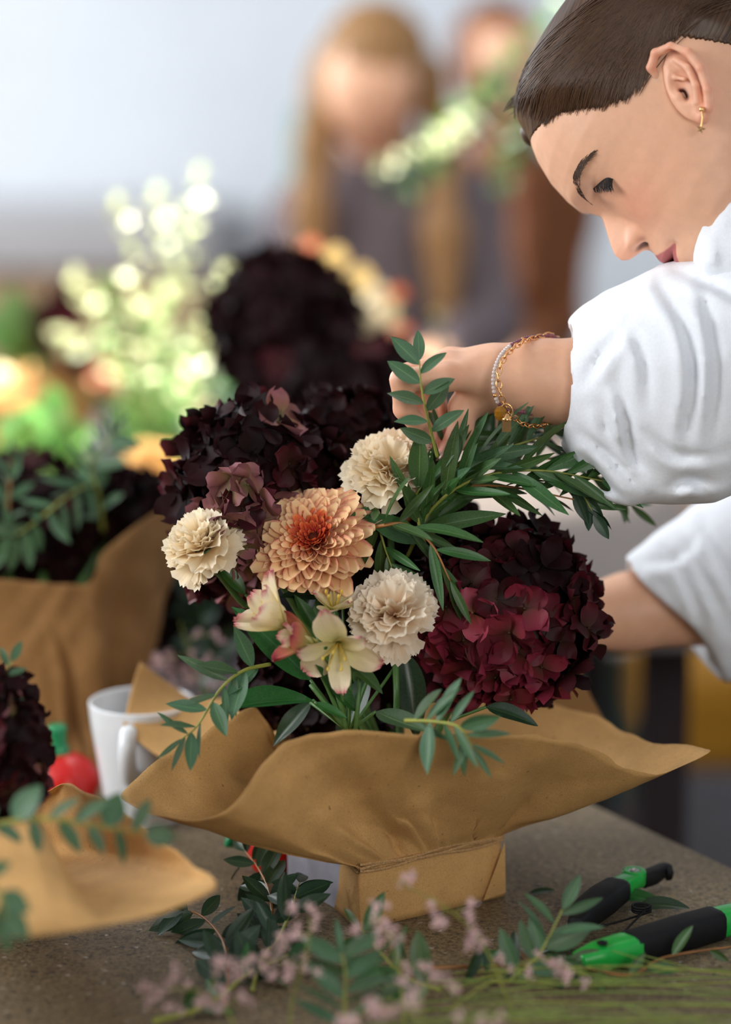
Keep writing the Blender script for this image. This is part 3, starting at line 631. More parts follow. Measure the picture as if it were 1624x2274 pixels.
# alstroemeria
TEP = [petal_grid(7, 9, lambda v, a=a: .05 + a * math.sin(math.pi * min(1, v * .80 + .02)) ** 1.1 * (1 if v < .86 else .35 + .65 * math.sqrt(max(0, 1 - ((v - .86) / .145) ** 2))), lambda u, v, b=b: .10 * u * u + b * v * v + .03 * math.sin(u * 7) * v, lambda u, v: v - .05 * abs(math.sin(u * 4)) * v ** 5) for a, b in ((.27, -.28), (.17, -.10), (.27, .05))]
def alstro(label, c, nv, L, openness, seed, colours=('alst', 'alst'), stem=None, spin=0):
    c = np.array(c); nv = nrm(nv); r = thing('alstroemeria', label, 'flower', c, 'cream alstroemerias'); R = frame(nv); g = random.Random(seed)
    for i in range(6):
        az = spin + i * math.pi / 3; el = math.radians(openness * (1.0 if i % 2 == 0 else .72) + g.uniform(-6, 6)); d = np.array([math.sin(el) * math.cos(az), math.sin(el) * math.sin(az), math.cos(el)]); up = nrm(np.array([0, 0, 1]) - d * d[2]); Lm = np.stack([d, np.cross(up, d), up], 1)
        place('petal', pm('tepal%d' % (i % 2), TEP[i % 2], colours[i % 2]), r, M4(R @ Lm, (0, 0, 0), L * g.uniform(.92, 1.06)))
    for i in range(5):
        az = i * 1.26; tip = R @ np.array([math.cos(az) * .22 * L, math.sin(az) * .22 * L, L * .62]); v, f = tube(catmull([np.zeros(3), tip * .5, tip], 5), .0005, 5); sp = sphere(tip, (.0012, .0012, .0022), 8, 6, R); v, f = join((v, f), sp); place('stamen', make_mesh('stamen', v, f, MAT['anther']), r)
    if stem is not None:
        part('stem', *tube(catmull([c, c * .6 + np.array(stem) * .4 - nv * .008, stem], 14), .0017, 8), MAT['stemgreen'], r)
        part('ovary', *sphere(c - nv * .003, (.0036, .0036, .0055), 12, 8, R), MAT['leafgreen'], r)
st0 = P(765, 1615, 1.90)
alstro('half-open cream alstroemeria with pink tips pointing up left', P(648, 1398, 1.88), -FWD * .25 - RGT * .85 + UPV * .62, .044, 26, 1, stem=st0, spin=.4)
alstro('red and green streaked alstroemeria bud below the chrysanthemum', P(706, 1432, 1.872), -FWD * .35 - RGT * .85 + UPV * .25, .034, 17, 2, ('alstr', 'alst'), stem=st0, spin=.9)
alstro('open cream-yellow alstroemeria facing the front, lowest of its cluster', P(752, 1425, 1.878), -FWD * .80 - RGT * .12 - UPV * .55, .038, 62, 3, stem=st0, spin=.2)
alstro('small cream alstroemeria with dark pink rim just under the chrysanthemum', P(742, 1360, 1.905), -FWD * .5 + UPV * .85, .027, 50, 4, stem=st0, spin=.7)
# broad leaves of the bouquet, each on the green stalks at the middle
def stalkleaf(label, base, tip, shape, m='leafgreen', n=None, root=None, name='broad_leaf'):
    b = P(*base); t = P(*tip); L = np.linalg.norm(t - b); nn = -FWD * .7 + UPV * .6 if n is None else np.array(n)
    r = thing(name, label, 'leaf', b, 'broad green leaves'); leaf(r, m, shape, b, t - b, nn, L)
    part('stalk', *tube(catmull([b, b * .6 + root * .4, root], 6), .0012, 6), MAT['stemgreen'], r)
rt = P(775, 1625, 1.915)
stalkleaf('broad pointed green leaf rising left of the alstroemerias', (690, 1510, 1.905), (528, 1338, 1.90), 'broad', root=rt, n=-FWD + UPV * .1 + RGT * .6)
stalkleaf('long dark green leaf lying over the paper collar to the left', (695, 1555, 1.895), (470, 1548, 1.87), 'broad', root=rt, n=-FWD * .5 + UPV * .9)
stalkleaf('dark green leaf hanging under the open alstroemeria', (795, 1580, 1.90), (690, 1480, 1.885), 'broad2', root=rt)
stalkleaf('rounded green leaf between alstroemeria and blush carnation', (780, 1475, 1.90), (850, 1530, 1.885), 'broad', root=rt)
stalkleaf('narrow green leaf low over the alstroemeria stalks', (700, 1560, 1.89), (770, 1600, 1.885), 'broad2', root=rt)
stalkleaf('green leaf tip behind the small alstroemeria', (700, 1400, 1.93), (660, 1320, 1.925), 'broad', root=rt)
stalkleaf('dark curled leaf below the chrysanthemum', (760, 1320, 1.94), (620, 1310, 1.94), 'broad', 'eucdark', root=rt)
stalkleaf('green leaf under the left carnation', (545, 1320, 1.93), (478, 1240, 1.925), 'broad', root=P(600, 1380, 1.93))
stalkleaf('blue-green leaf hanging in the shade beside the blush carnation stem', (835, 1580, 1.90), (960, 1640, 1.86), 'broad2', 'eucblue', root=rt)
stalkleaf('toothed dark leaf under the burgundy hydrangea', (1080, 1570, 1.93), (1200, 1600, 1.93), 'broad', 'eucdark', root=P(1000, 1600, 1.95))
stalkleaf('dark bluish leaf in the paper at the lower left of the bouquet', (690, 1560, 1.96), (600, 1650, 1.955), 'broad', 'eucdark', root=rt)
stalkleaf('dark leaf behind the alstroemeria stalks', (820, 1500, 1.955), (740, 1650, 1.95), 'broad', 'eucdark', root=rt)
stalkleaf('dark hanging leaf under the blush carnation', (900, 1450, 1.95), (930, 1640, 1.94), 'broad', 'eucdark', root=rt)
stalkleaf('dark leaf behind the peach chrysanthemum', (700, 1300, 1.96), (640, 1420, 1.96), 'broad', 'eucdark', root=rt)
for q, (a, b) in enumerate([((745, 1500), (770, 1625)), ((800, 1500), (790, 1625)), ((690, 1520), (765, 1615))]):
    r = thing('flower_stalk', ['thin green stalk in the middle of the alstroemeria stalks', 'right-hand green stalk rising from the paper', 'left slanting green stalk rising from the paper'][q], 'stalk', P(b[0], b[1], 1.90)); part('stem', *tube(catmull([P(b[0], b[1], 1.90), P((a[0] + b[0]) / 2, (a[1] + b[1]) / 2, 1.895), P(a[0], a[1], 1.90)], 8), .0018, 8), MAT['stemgreen'], r)

# eucalyptus of the central bouquet
E3 = ['lance', 'lance2', 'lance3']
branch('upright eucalyptus sprig with small oval leaves held between the fingers', [(972, 1015, 1.905), (958, 960, 1.895), (945, 905, 1.885), (935, 850, 1.88), (932, 800, 1.88)], 9, .0275, ['oval', 'oval'], 'eucblue', seed=1, ang=(35, 75), tip=True, start=.12, flat=.85, taper=.1, r0=.0013)
EB = [
 ('long eucalyptus branch arching right from the middle of the bouquet to the sleeve', [(905, 1235, 1.95), (960, 1130, 1.925), (1060, 1062, 1.915), (1200, 1045, 1.915), (1350, 1070, 1.93)], 22, 0.0620, 2),
 ('eucalyptus branch running right just below the hand', [(960, 1150, 1.95), (1010, 1040, 1.93), (1110, 1000, 1.93), (1240, 960, 1.95)], 18, 0.0607, 3),
 ('eucalyptus branch with red stem pointing right under the bracelet', [(900, 1160, 1.96), (1000, 1090, 1.94), (1120, 1080, 1.93), (1280, 1110, 1.93)], 18, 0.0568, 4),
 ('low eucalyptus branch drooping over the burgundy hydrangea', [(830, 1170, 1.92), (900, 1165, 1.905), (960, 1210, 1.895), (1000, 1290, 1.895)], 12, 0.0528, 5),
 ('eucalyptus branch standing behind the upper carnation towards the fingers', [(960, 1200, 1.97), (975, 1100, 1.96), (990, 1010, 1.95), (1050, 950, 1.96)], 14, 0.0528, 6),
 ('eucalyptus sprig hanging down between chrysanthemum and carnation', [(860, 1100, 1.94), (835, 1130, 1.93), (850, 1200, 1.925), (870, 1260, 1.92)], 9, 0.0475, 7),
 ('eucalyptus branch leaning far right behind the sleeve', [(1050, 1090, 1.98), (1180, 1020, 1.98), (1300, 1040, 2.0), (1400, 1120, 2.02)], 14, 0.0475, 8),
 ('dark eucalyptus spray in the shade behind the hand', [(1000, 1100, 2.02), (1080, 990, 2.02), (1160, 950, 2.02), (1290, 970, 2.03)], 16, 0.0528, 9),
 ('short eucalyptus sprig beside the upper carnation', [(950, 1230, 1.935), (930, 1160, 1.93), (925, 1100, 1.925), (960, 1060, 1.92)], 9, 0.0475, 10)]
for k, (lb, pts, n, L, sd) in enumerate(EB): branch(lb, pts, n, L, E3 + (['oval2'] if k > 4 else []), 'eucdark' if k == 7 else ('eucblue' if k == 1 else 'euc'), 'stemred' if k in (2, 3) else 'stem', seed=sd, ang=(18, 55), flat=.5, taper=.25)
branch('eucalyptus twig hanging below the sleeve with broad dark leaves', [(1240, 1060, 1.93), (1290, 1095, 1.93), (1318, 1140, 1.93)], 5, .028, ['oval', 'oval2'], 'eucdark', seed=21, ang=(20, 50), droop=.5, taper=.1)
branch('eucalyptus sprig spreading left over the paper collar', [(600, 1475, 1.90), (540, 1490, 1.885), (490, 1530, 1.875), (440, 1610, 1.86), (405, 1640, 1.855)], 15, .040, ['lance', 'lance2', 'oval2'], 'eucblue', 'stem', seed=12, ang=(30, 70), flat=.8, taper=.35)
branch('eucalyptus sprig lying over the front edge of the paper collar', [(900, 1600, 1.85), (960, 1602, 1.83), (1020, 1615, 1.815), (1050, 1660, 1.812)], 13, .040, ['lance', 'lance2', 'oval2'], 'eucblue', 'stem', seed=13, ang=(30, 80), flat=.8, taper=.3)
# ================================================================ people
def catm1(z, tab):
    t = np.array(sorted(tab)); return np.interp(z, t[:, 0], t[:, 1])
def smooth1(tab, n=400, it=6):
    t = np.array(sorted(tab)); z = np.linspace(t[0, 0], t[-1, 0], n); v = np.interp(z, t[:, 0], t[:, 1])
    for _ in range(it): v[1:-1] = (v[:-2] + v[1:-1] * 2 + v[2:]) / 4
    return z, v
PROF = [(13.2, -1), (13.0, 3.0), (12.25, 6.2), (11.3, 7.6), (10.35, 8.4), (9.47, 9.15), (8.57, 9.70), (6.77, 10.45), (5.03, 10.82), (3.9, 10.80), (3.3, 10.65), (2.7, 10.45), (2.25, 10.30), (1.9, 10.42), (1.35, 10.82), (.14, 11.70), (-.55, 12.08), (-1.15, 12.10), (-1.6, 11.75), (-1.85, 11.15), (-2.05, 10.62), (-2.35, 10.38), (-2.81, 10.32), (-3.5, 10.55), (-3.95, 10.50), (-4.3, 9.98), (-4.55, 9.90), (-5.0, 10.22), (-5.5, 10.02), (-6.1, 9.62), (-7.0, 9.85), (-7.9, 9.75), (-8.7, 9.0), (-9.4, 7.0), (-9.6, 5.5)]
BASEP = [(13.2, -1), (13.0, 3.0), (12.25, 6.2), (11.3, 7.6), (10.35, 8.4), (9.47, 9.15), (8.57, 9.70), (6.77, 10.45), (5.03, 10.80), (3.9, 10.60), (3.0, 10.25), (2.25, 9.95), (1.0, 9.7), (-1, 9.6), (-2.3, 9.75), (-3.5, 9.8), (-4.5, 9.7), (-5.5, 9.6), (-6.1, 9.45), (-7.0, 9.55), (-7.9, 9.4), (-8.7, 8.7), (-9.4, 6.8), (-9.6, 5.5)]
WID = [(13.2, .1), (13.0, 2.2), (12.3, 4.3), (11, 6.0), (9.5, 6.9), (8, 7.3), (5, 7.45), (3, 7.35), (0, 7.0), (-2, 6.65), (-4, 6.1), (-6, 5.2), (-7.5, 4.0), (-8.7, 2.8), (-9.4, 1.6), (-9.6, .3)]
BACK = [(13.2, -1.4), (13.0, -4), (12.3, -6), (11, -7.6), (9.5, -8.6), (8, -9.1), (5, -9.3), (3, -9.0), (1, -8.3), (-1, -7.2), (-3, -5.5), (-4, -4), (-5, -2.2), (-6, -.4), (-7.5, 2), (-8.7, 3.6), (-9.4, 4.6), (-9.6, 5.3)]
ZP, PV = smooth1(PROF, 1200, 8); ZB, BV = smooth1(BASEP, 600, 30); ZW, WV = smooth1(WID, 600, 30); ZK, KV = smooth1(BACK, 600, 30)
PSUP = 2.25
def head_pts(z, phi):
    """z in cm, phi angle from the front, + = left. Returns x,y (cm) before the face details, and t"""
    xf = np.interp(z, ZB, BV); xb = np.interp(z, ZK, KV); w = np.interp(z, ZW, WV); xc = np.clip((xf + xb) / 2 - .6, -1.0 + 0 * z, None); xc = np.maximum(xc, xb + (xf - xb) * .35)
    c, s = np.cos(phi), np.sin(phi); e = 2 / PSUP; ex = np.abs(c) ** e * np.sign(c); ey = np.abs(s) ** e * np.sign(s)
    x = xc + np.where(ex > 0, (xf - xc) * ex, (xc - xb) * ex); return x, w * ey
def face_mesh(nz=300, nphi=260, lipcol=(.46, .11, .12), skin=(.80, .46, .30)):
    z = np.linspace(-9.6, 13.2, nz); tt = np.linspace(-1, 1, nphi, endpoint=False); phi = math.pi * np.sign(tt) * np.abs(tt) ** 1.45
    Z, PH = np.meshgrid(z, phi, indexing='ij'); X, Y = head_pts(Z, PH); prof = np.interp(Z, ZP, PV); base = np.interp(Z, ZB, BV); front = np.clip(np.cos(PH), 0, 1) ** .25 * (np.abs(PH) < 1.57); G = lambda v, s: np.exp(-(v / s) ** 2)
    d = np.maximum(prof - base, -1)
    nose = sst(3.4, 2.4, Z) * sst(-2.45, -1.95, Z); wn = np.interp(Z, [-2.2, -1.3, -.4, .8, 2.2, 3.2], [1.05, 1.15, .95, .72, .62, .9])
    lips = 1 - nose
    D = d * nose * (G(Y, wn)) + d * lips * G(Y, np.interp(Z, [-9, -6.5, -5.2, -3, -2.4, 3.4, 4.5], [2.2, 2.0, 2.1, 2.0, 1.1, 1.0, 3.5]))
    ay = np.abs(Y)
    D += .75 * G(ay - 1.35, .50) * G(Z + 1.25, .70)                   # wings of the nose
    D -= .55 * G(ay - .62, .34) * G(Z + 2.0, .30)                     # nostrils
    D -= .28 * G(ay - 2.05, .35) * G(Z + 1.2, 1.1)
    D -= 1.15 * G(ay - 3.1, 1.15) * G(Z - 2.15, .95)                  # eye sockets
    D += 1.10 * G(ay - 3.15, 1.05) * G(Z - 1.95, .80)                 # closed lids over the eyeball
    D -= .16 * G(ay - 3.2, 1.4) * G(Z - 2.95, .20)                    # lid crease
    D += .30 * G(ay - 2.8, 1.8) * G(Z - 4.0, .7)                      # brow
    D += .38 * G(ay - 4.1, 1.6) * G(Z + .9, 1.7)                      # cheek
    D -= .30 * G(ay - 3.9, 1.0) * G(Z + 5.2, 1.6)
    D -= .30 * G(ay - 2.55, .45) * G(Z + 4.5, .5)                     # corners of the mouth
    D -= .20 * G(ay, 1.9) * G(Z + 4.42, .13); D -= .12 * G(ay, .3) * G(Z + 2.9, .5)
    X = X + D * front; V = np.stack([X, Y, Z], -1).reshape(-1, 3)
    col = np.ones((nz, nphi, 3)) * np.array(skin)
    def blend(m, c): nonlocal col; col = col * (1 - m[..., None]) + np.array(c) * m[..., None]
    fr = (np.cos(PH) > .15).astype(float)
    blend(.5 * G(ay - 4.0, 2.2) * G(Z + .8, 2.2) * fr, (.72, .27, .17)); blend(.35 * G(ay, 1.3) * G(Z + 1.2, .9) * fr, (.72, .27, .18))
    lt = np.interp(ay, [0, .5, 1.5, 2.5], [-3.35, -3.2, -3.75, -4.45]); lb = np.interp(ay, [0, 1.0, 1.8, 2.5], [-5.45, -5.35, -5.0, -4.5]); blend(sst(.12, -.05, Z - lt) * sst(-.12, .05, Z - lb) * sst(2.65, 2.4, ay) * fr * .9, lipcol)
    blend(G(ay, 2.3) * G(Z + 4.45, .09) * fr * .6 * sst(2.5, 2.0, ay), (.16, .04, .04)); blend(.85 * sst(.9, .4, np.hypot((ay - .62) / .55, (Z + 2.02) / .42)) * fr, (.05, .012, .01)); blend(.4 * G(ay - 3.1, 1.4) * G(Z - 2.1, .8) * fr, (.42, .20, .14))  # shade inside the nostrils painted dark into the skin colour
    blend(.5 * G(ay - 1.55, .2) * G(Z + 1.9, .35) * fr, (.35, .12, .08))
    F = [(a, d_, c, b) for a, b, c, d_ in grid_faces(nphi, nz, True)]; F.append(tuple(range(nphi))[::1]); F.append(tuple(range((nz - 1) * nphi, nz * nphi))[::-1])
    return V, F, col.reshape(-1, 3)
def hp_y(x, z, off=0.0):
    """half width of the head at x, z (cm)"""
    xf = np.interp(z, ZB, BV); xb = np.interp(z, ZK, KV); w = np.interp(z, ZW, WV) + off; xf = xf + off; xb = xb - off; xc = max((xf + xb) / 2 - .6, -1.0, xb + (xf - xb) * .35)
    t = (x - xc) / ((xf - xc) if x > xc else (xc - xb)); t = min(1, abs(t)); return w * (1 - t ** PSUP) ** (1 / PSUP)
def rotvec(w):
    w = np.array(w); a = np.linalg.norm(w); k = w / a; K = np.array([[0, -k[2], k[1]], [k[2], 0, -k[0]], [-k[1], k[0], 0]]); return np.eye(3) + math.sin(a) * K + (1 - math.cos(a)) * K @ K
HR = rotvec([-1.36980802, .62729312, 2.61216582]); HT = np.array([.25516006, 1.9676639, 1.33294007])
def toW(p, R=HR, T=HT, s=1.0): return np.asarray(p, float) * .01 * s @ R.T + T
def Hl(px, py, yl):
    d = FWD + RGT * ((px - 812) / FPX) - UPV * ((py - 1137) / FPX); ol = (CAMP - HT) @ HR; dl = d @ HR; t = (yl / 100 - ol[1]) / dl[1]; return (ol + t * dl) * 100
# ---- hair on the scalp: (x, z) test against the hairline
HLINE = [(8.9, 9.6), (7.9, 8.9), (6.5, 7.9), (5.3, 6.4), (4.2, 4.9), (2.9, 3.7), (1.2, 3.3), (-.2, 4.1), (-1.6, 4.3), (-3.2, 3.0), (-4.8, 0.2), (-6.5, -3.0)]
HLX = np.array([p[0] for p in HLINE])[::-1]; HLZ = np.array([p[1] for p in HLINE])[::-1]
def above_hair(x, z): return z - np.interp(x, HLX, HLZ, right=9.9)
def hair_cap(off=.75, nz=150, nphi=220):
    z = np.linspace(-3.5, 13.2, nz); phi = np.linspace(-math.pi, math.pi, nphi, endpoint=False); Z, PH = np.meshgrid(z, phi, indexing='ij'); X, Y = head_pts(Z, PH); a = above_hair(X, Z); k = np.where(a > 0, .03 + sst(0, 3.6, a) * off, -1.2)
    c = np.array([-.3, 0, 3.0]); V = np.stack([X, Y, Z], -1); N = V - c; N /= np.linalg.norm(N, axis=-1)[..., None]; V = V + N * k[..., None]
    flow = np.stack([X * .03 + .3, (Z * .9 + X * .32) * .02, 0 * X], -1).reshape(-1, 3); V = V.reshape(-1, 3)
    F = grid_faces(nphi, nz, True); af = a.reshape(-1); F = [(q[0], q[3], q[2], q[1]) for q in F if max(af[list(q)]) > -.6]; F.append(tuple(range((nz - 1) * nphi, nz * nphi))[::-1]); return V, F, flow
def strands(n, seed, off=.8, rad=.045):
    g = np.random.default_rng(seed); out = []; cols = []
    for k in range(n):
        x = g.uniform(-3, 7.5); z0 = np.interp(x, HLX, HLZ, right=9.7) + g.normal(.05, .22) + (0 if k % 2 else g.uniform(0, 5)); side = 1 if (g.random() < .8 or x > 7) else -1; p = []; hx, hz = x, z0
        goal = np.array([-8.4, 5.0 + g.normal(0, 1.2)]); m = 16; o = .1 if k % 2 else off
        for i in range(m):
            u = i / (m - 1); a = above_hair(hx, hz); zz = min(hz, 12.9); y = hp_y(hx, zz, 0); N = nrm([hx + .3, side * y, zz - 3]); q = np.array([hx, side * y, zz]) + N * (.03 + float(sst(0, 3.6, a)) * off + .035 + g.normal(0, .012)); p.append(q)
            v = goal - np.array([hx, hz]); dist = np.linalg.norm(v); v = v / (dist + 1e-6); lift = np.array([-.1, .22]) * max(0, 1 - u * 2.6) * (1 if a < 2.5 else .2)
            if dist < .9: break
            st = v + lift; st /= np.linalg.norm(st); hx, hz = hx + st[0] * .95, hz + st[1] * .95
        if len(p) < 5: continue
        v, f = tube(catmull(p, 22), np.concatenate([[rad * .35], np.full(20, rad), [rad * .4]]) * g.uniform(.6, 1.2), 4, False); out.append((v, f)); c = g.random(); cols.append(np.tile([[c * .4, c, 0]], (len(v), 1)))
    v, f = join(*out); return v, f, np.vstack(cols)
def ear_mesh(h=.055):
    E = lambda px, py, y: Hl(px, py, y)
    helix = [E(1480, 196, 6.5), E(1462, 178, 6.9), E(1446, 150, 7.5), E(1456, 118, 7.9), E(1490, 104, 8.2), E(1528, 116, 8.4), E(1556, 152, 8.5), E(1572, 200, 8.3), E(1574, 240, 8.0), E(1560, 262, 7.6)]
    anti = [E(1500, 132, 7.7), E(1528, 150, 8.0), E(1545, 190, 8.1), E(1548, 228, 7.9)]; anti2 = [E(1478, 150, 7.4), E(1500, 172, 7.6), E(1520, 176, 7.8)]
    tragus = [E(1494, 196, 7.1), E(1508, 216, 7.5), E(1520, 236, 7.4)]; canal = E(1522, 206, 7.6)
    ctr = E(1515, 185, 7.2); top = E(1505, 120, 7.4); bot = E(1553, 250, 7.5); ax = nrm(top - bot); Rr = frame(ax, (0, 1, 0)).copy()   # cols: x=side(out), y, z=along
    def fn(p):
        d = sd_ell(p, (top + bot) / 2, (.55, 1.62, 3.0), Rr); d = smin(d, sd_cap(p, E(1452, 165, 6.6), E(1488, 190, 6.6), .45, .5), .4)
        for a, b in zip(helix[:-1], helix[1:]): d = smin(d, sd_cap(p, a, b, .33, .33), .16)
        bowl = sd_ell(p, E(1512, 186, 8.25), (.95, 1.0, 1.5), Rr); d = smax(d, -bowl, .25)
        b2 = sd_ell(p, E(1498, 140, 8.2), (.45, .75, 1.1), Rr); d = smax(d, -b2, .2)
        for a, b in zip(anti[:-1], anti[1:]): d = smin(d, sd_cap(p, a, b, .26, .24), .2)
        for a, b in zip(anti2[:-1], anti2[1:]): d = smin(d, sd_cap(p, a, b, .14, .16), .2)
        for a, b in zip(tragus[:-1], tragus[1:]): d = smin(d, sd_cap(p, a, b, .34, .30), .3)
        d = smin(d, sd_ell(p, E(1560, 252, 7.5), (.42, .62, .80), Rr), .3); d = smax(d, -sd_cap(p, E(1515, 208, 7.3), E(1528, 232, 7.2), .30, .24), .1); return d
    allp = np.array(helix); V, F = surf(fn, allp.min(0) - 1.2, allp.max(0) + 1.2, h); V = surf_smooth(V, F, 2)
    ca, cb = E(1515, 208, 7.3), E(1528, 232, 7.3); dcan = sd_cap(V, ca, cb, 0, 0); col = np.ones((len(V), 3)) * np.array([.82, .45, .30]); hd = np.min([np.linalg.norm(V - q, axis=1) for q in helix], axis=0); m = np.exp(-(hd / .5) ** 2)[:, None] * .5; col = col * (1 - m) + np.array([.75, .22, .13]) * m
    dd = sst(.55, .25, dcan)[:, None]; col = col * (1 - dd) + np.array([.10, .015, .01]) * dd; return V, F, col
# ---- hands and arms
def hand_sdf(wr, mcps, fingers, thumb, arm, rw=.0235):
    """metres, world. fingers: list of joint lists with radii"""
    def fn(p):
        d = None
        for a, b, ra, rb in arm: c = sd_cap(p, a, b, ra, rb); d = c if d is None else smin(d, c, .012)
        for m in mcps: d = smin(d, sd_cap(p, wr, m, .0135, .0098), .014)
        out = d
        for k, fg in enumerate(fingers + [thumb]):
            c = None
            for (a, ra), (b, rb) in zip(fg[:-1], fg[1:]): q = sd_cap(p, a, b, ra, rb); c = q if c is None else smin(c, q, .0030)
            out = np.minimum(out, smin(d, c, .007 if k < len(fingers) else .010))
        return out
    return fn
def hand_cols(V, joints, tips, skin=(.80, .46, .30)):
    col = np.ones((len(V), 3)) * np.array(skin)
    for j in joints:
        m = np.exp(-(np.linalg.norm(V - j, axis=1) / .010) ** 2)[:, None] * .45; col = col * (1 - m) + np.array([.72, .24, .15]) * m
    for j in tips:
        m = np.exp(-(np.linalg.norm(V - j, axis=1) / .014) ** 2)[:, None] * .5; col = col * (1 - m) + np.array([.74, .26, .19]) * m
    return col
def fing(pts, radii): return [(P(*a), b) for a, b in zip(pts, radii)]
FR = [.0098, .0088, .0080, .0070]
f1 = fing([(985, 838, 1.918), (893, 843, 1.905), (898, 908, 1.915), (952, 968, 1.93)], FR); f2 = fing([(992, 812, 1.938), (908, 832, 1.930), (915, 905, 1.942), (962, 990, 1.948)], FR)
f3 = fing([(1000, 803, 1.958), (940, 848, 1.957), (948, 918, 1.962), (985, 995, 1.960)], FR); f4 = fing([(1015, 812, 1.977), (965, 868, 1.98), (980, 925, 1.98), (1005, 985, 1.97)], [.0088, .0078, .0070, .0062])
th = fing([(1085, 872, 1.955), (1030, 905, 1.952), (1022, 955, 1.948), (992, 1015, 1.945)], [.015, .0115, .0098, .0080])
wrN = P(1105, 833, 1.948); mc = [P(985, 838, 1.918), P(992, 812, 1.938), P(1000, 803, 1.958), P(1015, 812, 1.977)]
armN = [(wrN, P(1200, 842, 1.95), .0235, .0285), (P(1200, 842, 1.95), P(1310, 856, 1.952), .0285, .0345), (P(1310, 856, 1.952), P(1560, 880, 1.95), .0345, .040)]
lo = np.min([P(860, 1040, 1.88), P(860, 740, 1.88)], 0); hi = np.max([P(1480, 740, 2.0), P(1480, 1040, 2.0)], 0)
lo[1] = 1.80; hi[1] = 2.04; lo[2] = P(900, 1050, 1.93)[2]; hi[2] = P(900, 730, 1.93)[2]
VH, FH = surf(hand_sdf(wrN, mc, [f1, f2, f3, f4], th, armN), lo, hi, .0016); VH = surf_smooth(VH, FH, 2)
CH = hand_cols(VH, [f[k][0] for f in (f1, f2, f3, f4) for k in (0, 1, 2)], [f[3][0] for f in (f1, f2, f3, f4, th)])
# far hand, reaching round behind the burgundy hydrangea
wrF = P(1235, 1385, 2.13); mcF = [P(1165, 1375, 2.10 + .02 * k) for k in range(4)]; ff = [fing([(1165, 1375, 2.10 + .02 * k), (1115 + 6 * k, 1390, 2.09 + .02 * k), (1085 + 8 * k, 1425, 2.08 + .02 * k), (1080 + 8 * k, 1455, 2.075 + .02 * k)], FR) for k in range(4)]
thF = fing([(1215, 1395, 2.09), (1175, 1420, 2.075), (1140, 1450, 2.07), (1115, 1470, 2.07)], [.014, .0115, .0095, .008])
armF = [(wrF, P(1400, 1358, 2.14), .024, .0305), (P(1400, 1358, 2.14), P(1620, 1330, 2.14), .0305, .038)]
VF, FF = surf(hand_sdf(wrF, mcF, ff, thF, armF), P(1040, 1520, 2.14) - np.array([0, .11, 0]), P(1600, 1240, 2.14) + np.array([0, .11, 0]), .0024); VF = surf_smooth(VF, FF, 1)
CF = hand_cols(VF, [], [f[3][0] for f in ff])
def neck_body(R, T, shoulder_c, hips, sc=1.0):
    a = toW((-2.5, 0, 0), R, T); b = shoulder_c
    def fn(p):
        d = sd_cap(p, a, b, .052, .060); return smin(d, sd_cap(p, b, hips, .10, .13), .05)
    lo = np.min([a, b, hips], 0) - .17; hi = np.max([a, b, hips], 0) + .17; return surf(fn, lo, hi, .008)
SHC = np.array([.50, 2.03, 1.30]); HIPS = np.array([.80, 2.12, .98])
FV, FF_, FC = face_mesh(); EV, EF, EC = ear_mesh()
NV, NF = neck_body(HR, HT, SHC, HIPS)
def legs(hips, fwd, spread, m='body'):
    out = []
    for s in (-1, 1):
        side = np.array([-fwd[1], fwd[0], 0]) * s * .09; top = hips + side; knee = np.array([top[0], top[1], .50]) + np.array(fwd) * .02; ank = np.array([top[0], top[1], .08]); out.append((top, knee, ank))
    def fn(p):
        d = None
        for t, k, a in out:
            q = smin(sd_cap(p, t, k, .088, .058), sd_cap(p, k, a, .055, .035), .02); q = smin(q, sd_cap(p, a + np.array([0, 0, -.045]), a + np.array(fwd) * .16 + np.array([0, 0, -.050]), .032, .028), .02); d = q if d is None else np.minimum(d, q)
        return d
    P_ = np.array([q for t in out for q in t]); return surf(fn, P_.min(0) - np.array([.24, .24, .10]), P_.max(0) + np.array([.24, .24, .10]), .011)
LV, LF = legs(HIPS, (-1, 0, 0), .1)
bodyV, bodyF = join((toW(FV), FC is not None and FF_), (toW(EV), EF.tolist()), (toW(EV * np.array([1, -1, 1])), EF[:, ::-1].tolist()), (NV, NF.tolist()), (VH, FH.tolist()), (VF, FF.tolist()), (LV, LF.tolist()))
sk = np.array([.80, .46, .30]); bodyC = np.vstack([FC, EC, EC, np.tile(sk, (len(NV), 1)), CH, CF, np.tile(sk, (len(LV), 1))])
pw = thing('person', 'woman in white shirt leaning in from the right, dark hair tied back, arranging the flowers', 'person', (HIPS[0], HIPS[1], 0)); pw['category'] = 'person'
part('body', bodyV, bodyF, MAT['skin'], pw, col=bodyC)
v, f, c = hair_cap(); vs2, fs2, cs2 = strands(1900, 3, rad=.034)
tl = [sphere(Hl(1186, 296, -2.2), (1.0, .9, 1.1), 16, 12), sphere((-9.8, 0, 6.5), (2.6, 2.6, 2.6), 18, 12)]
vt, ft = join(*tl); hv, hf = join((v, f), (vs2, fs2), (vt, ft)); part('hair', toW(hv), hf, MAT['hair'], pw, col=np.vstack([c, cs2, np.tile([[.2, .1, 0]], (len(vt), 1)) + np.abs(vt[:, [0, 2, 1]]) * .01]))
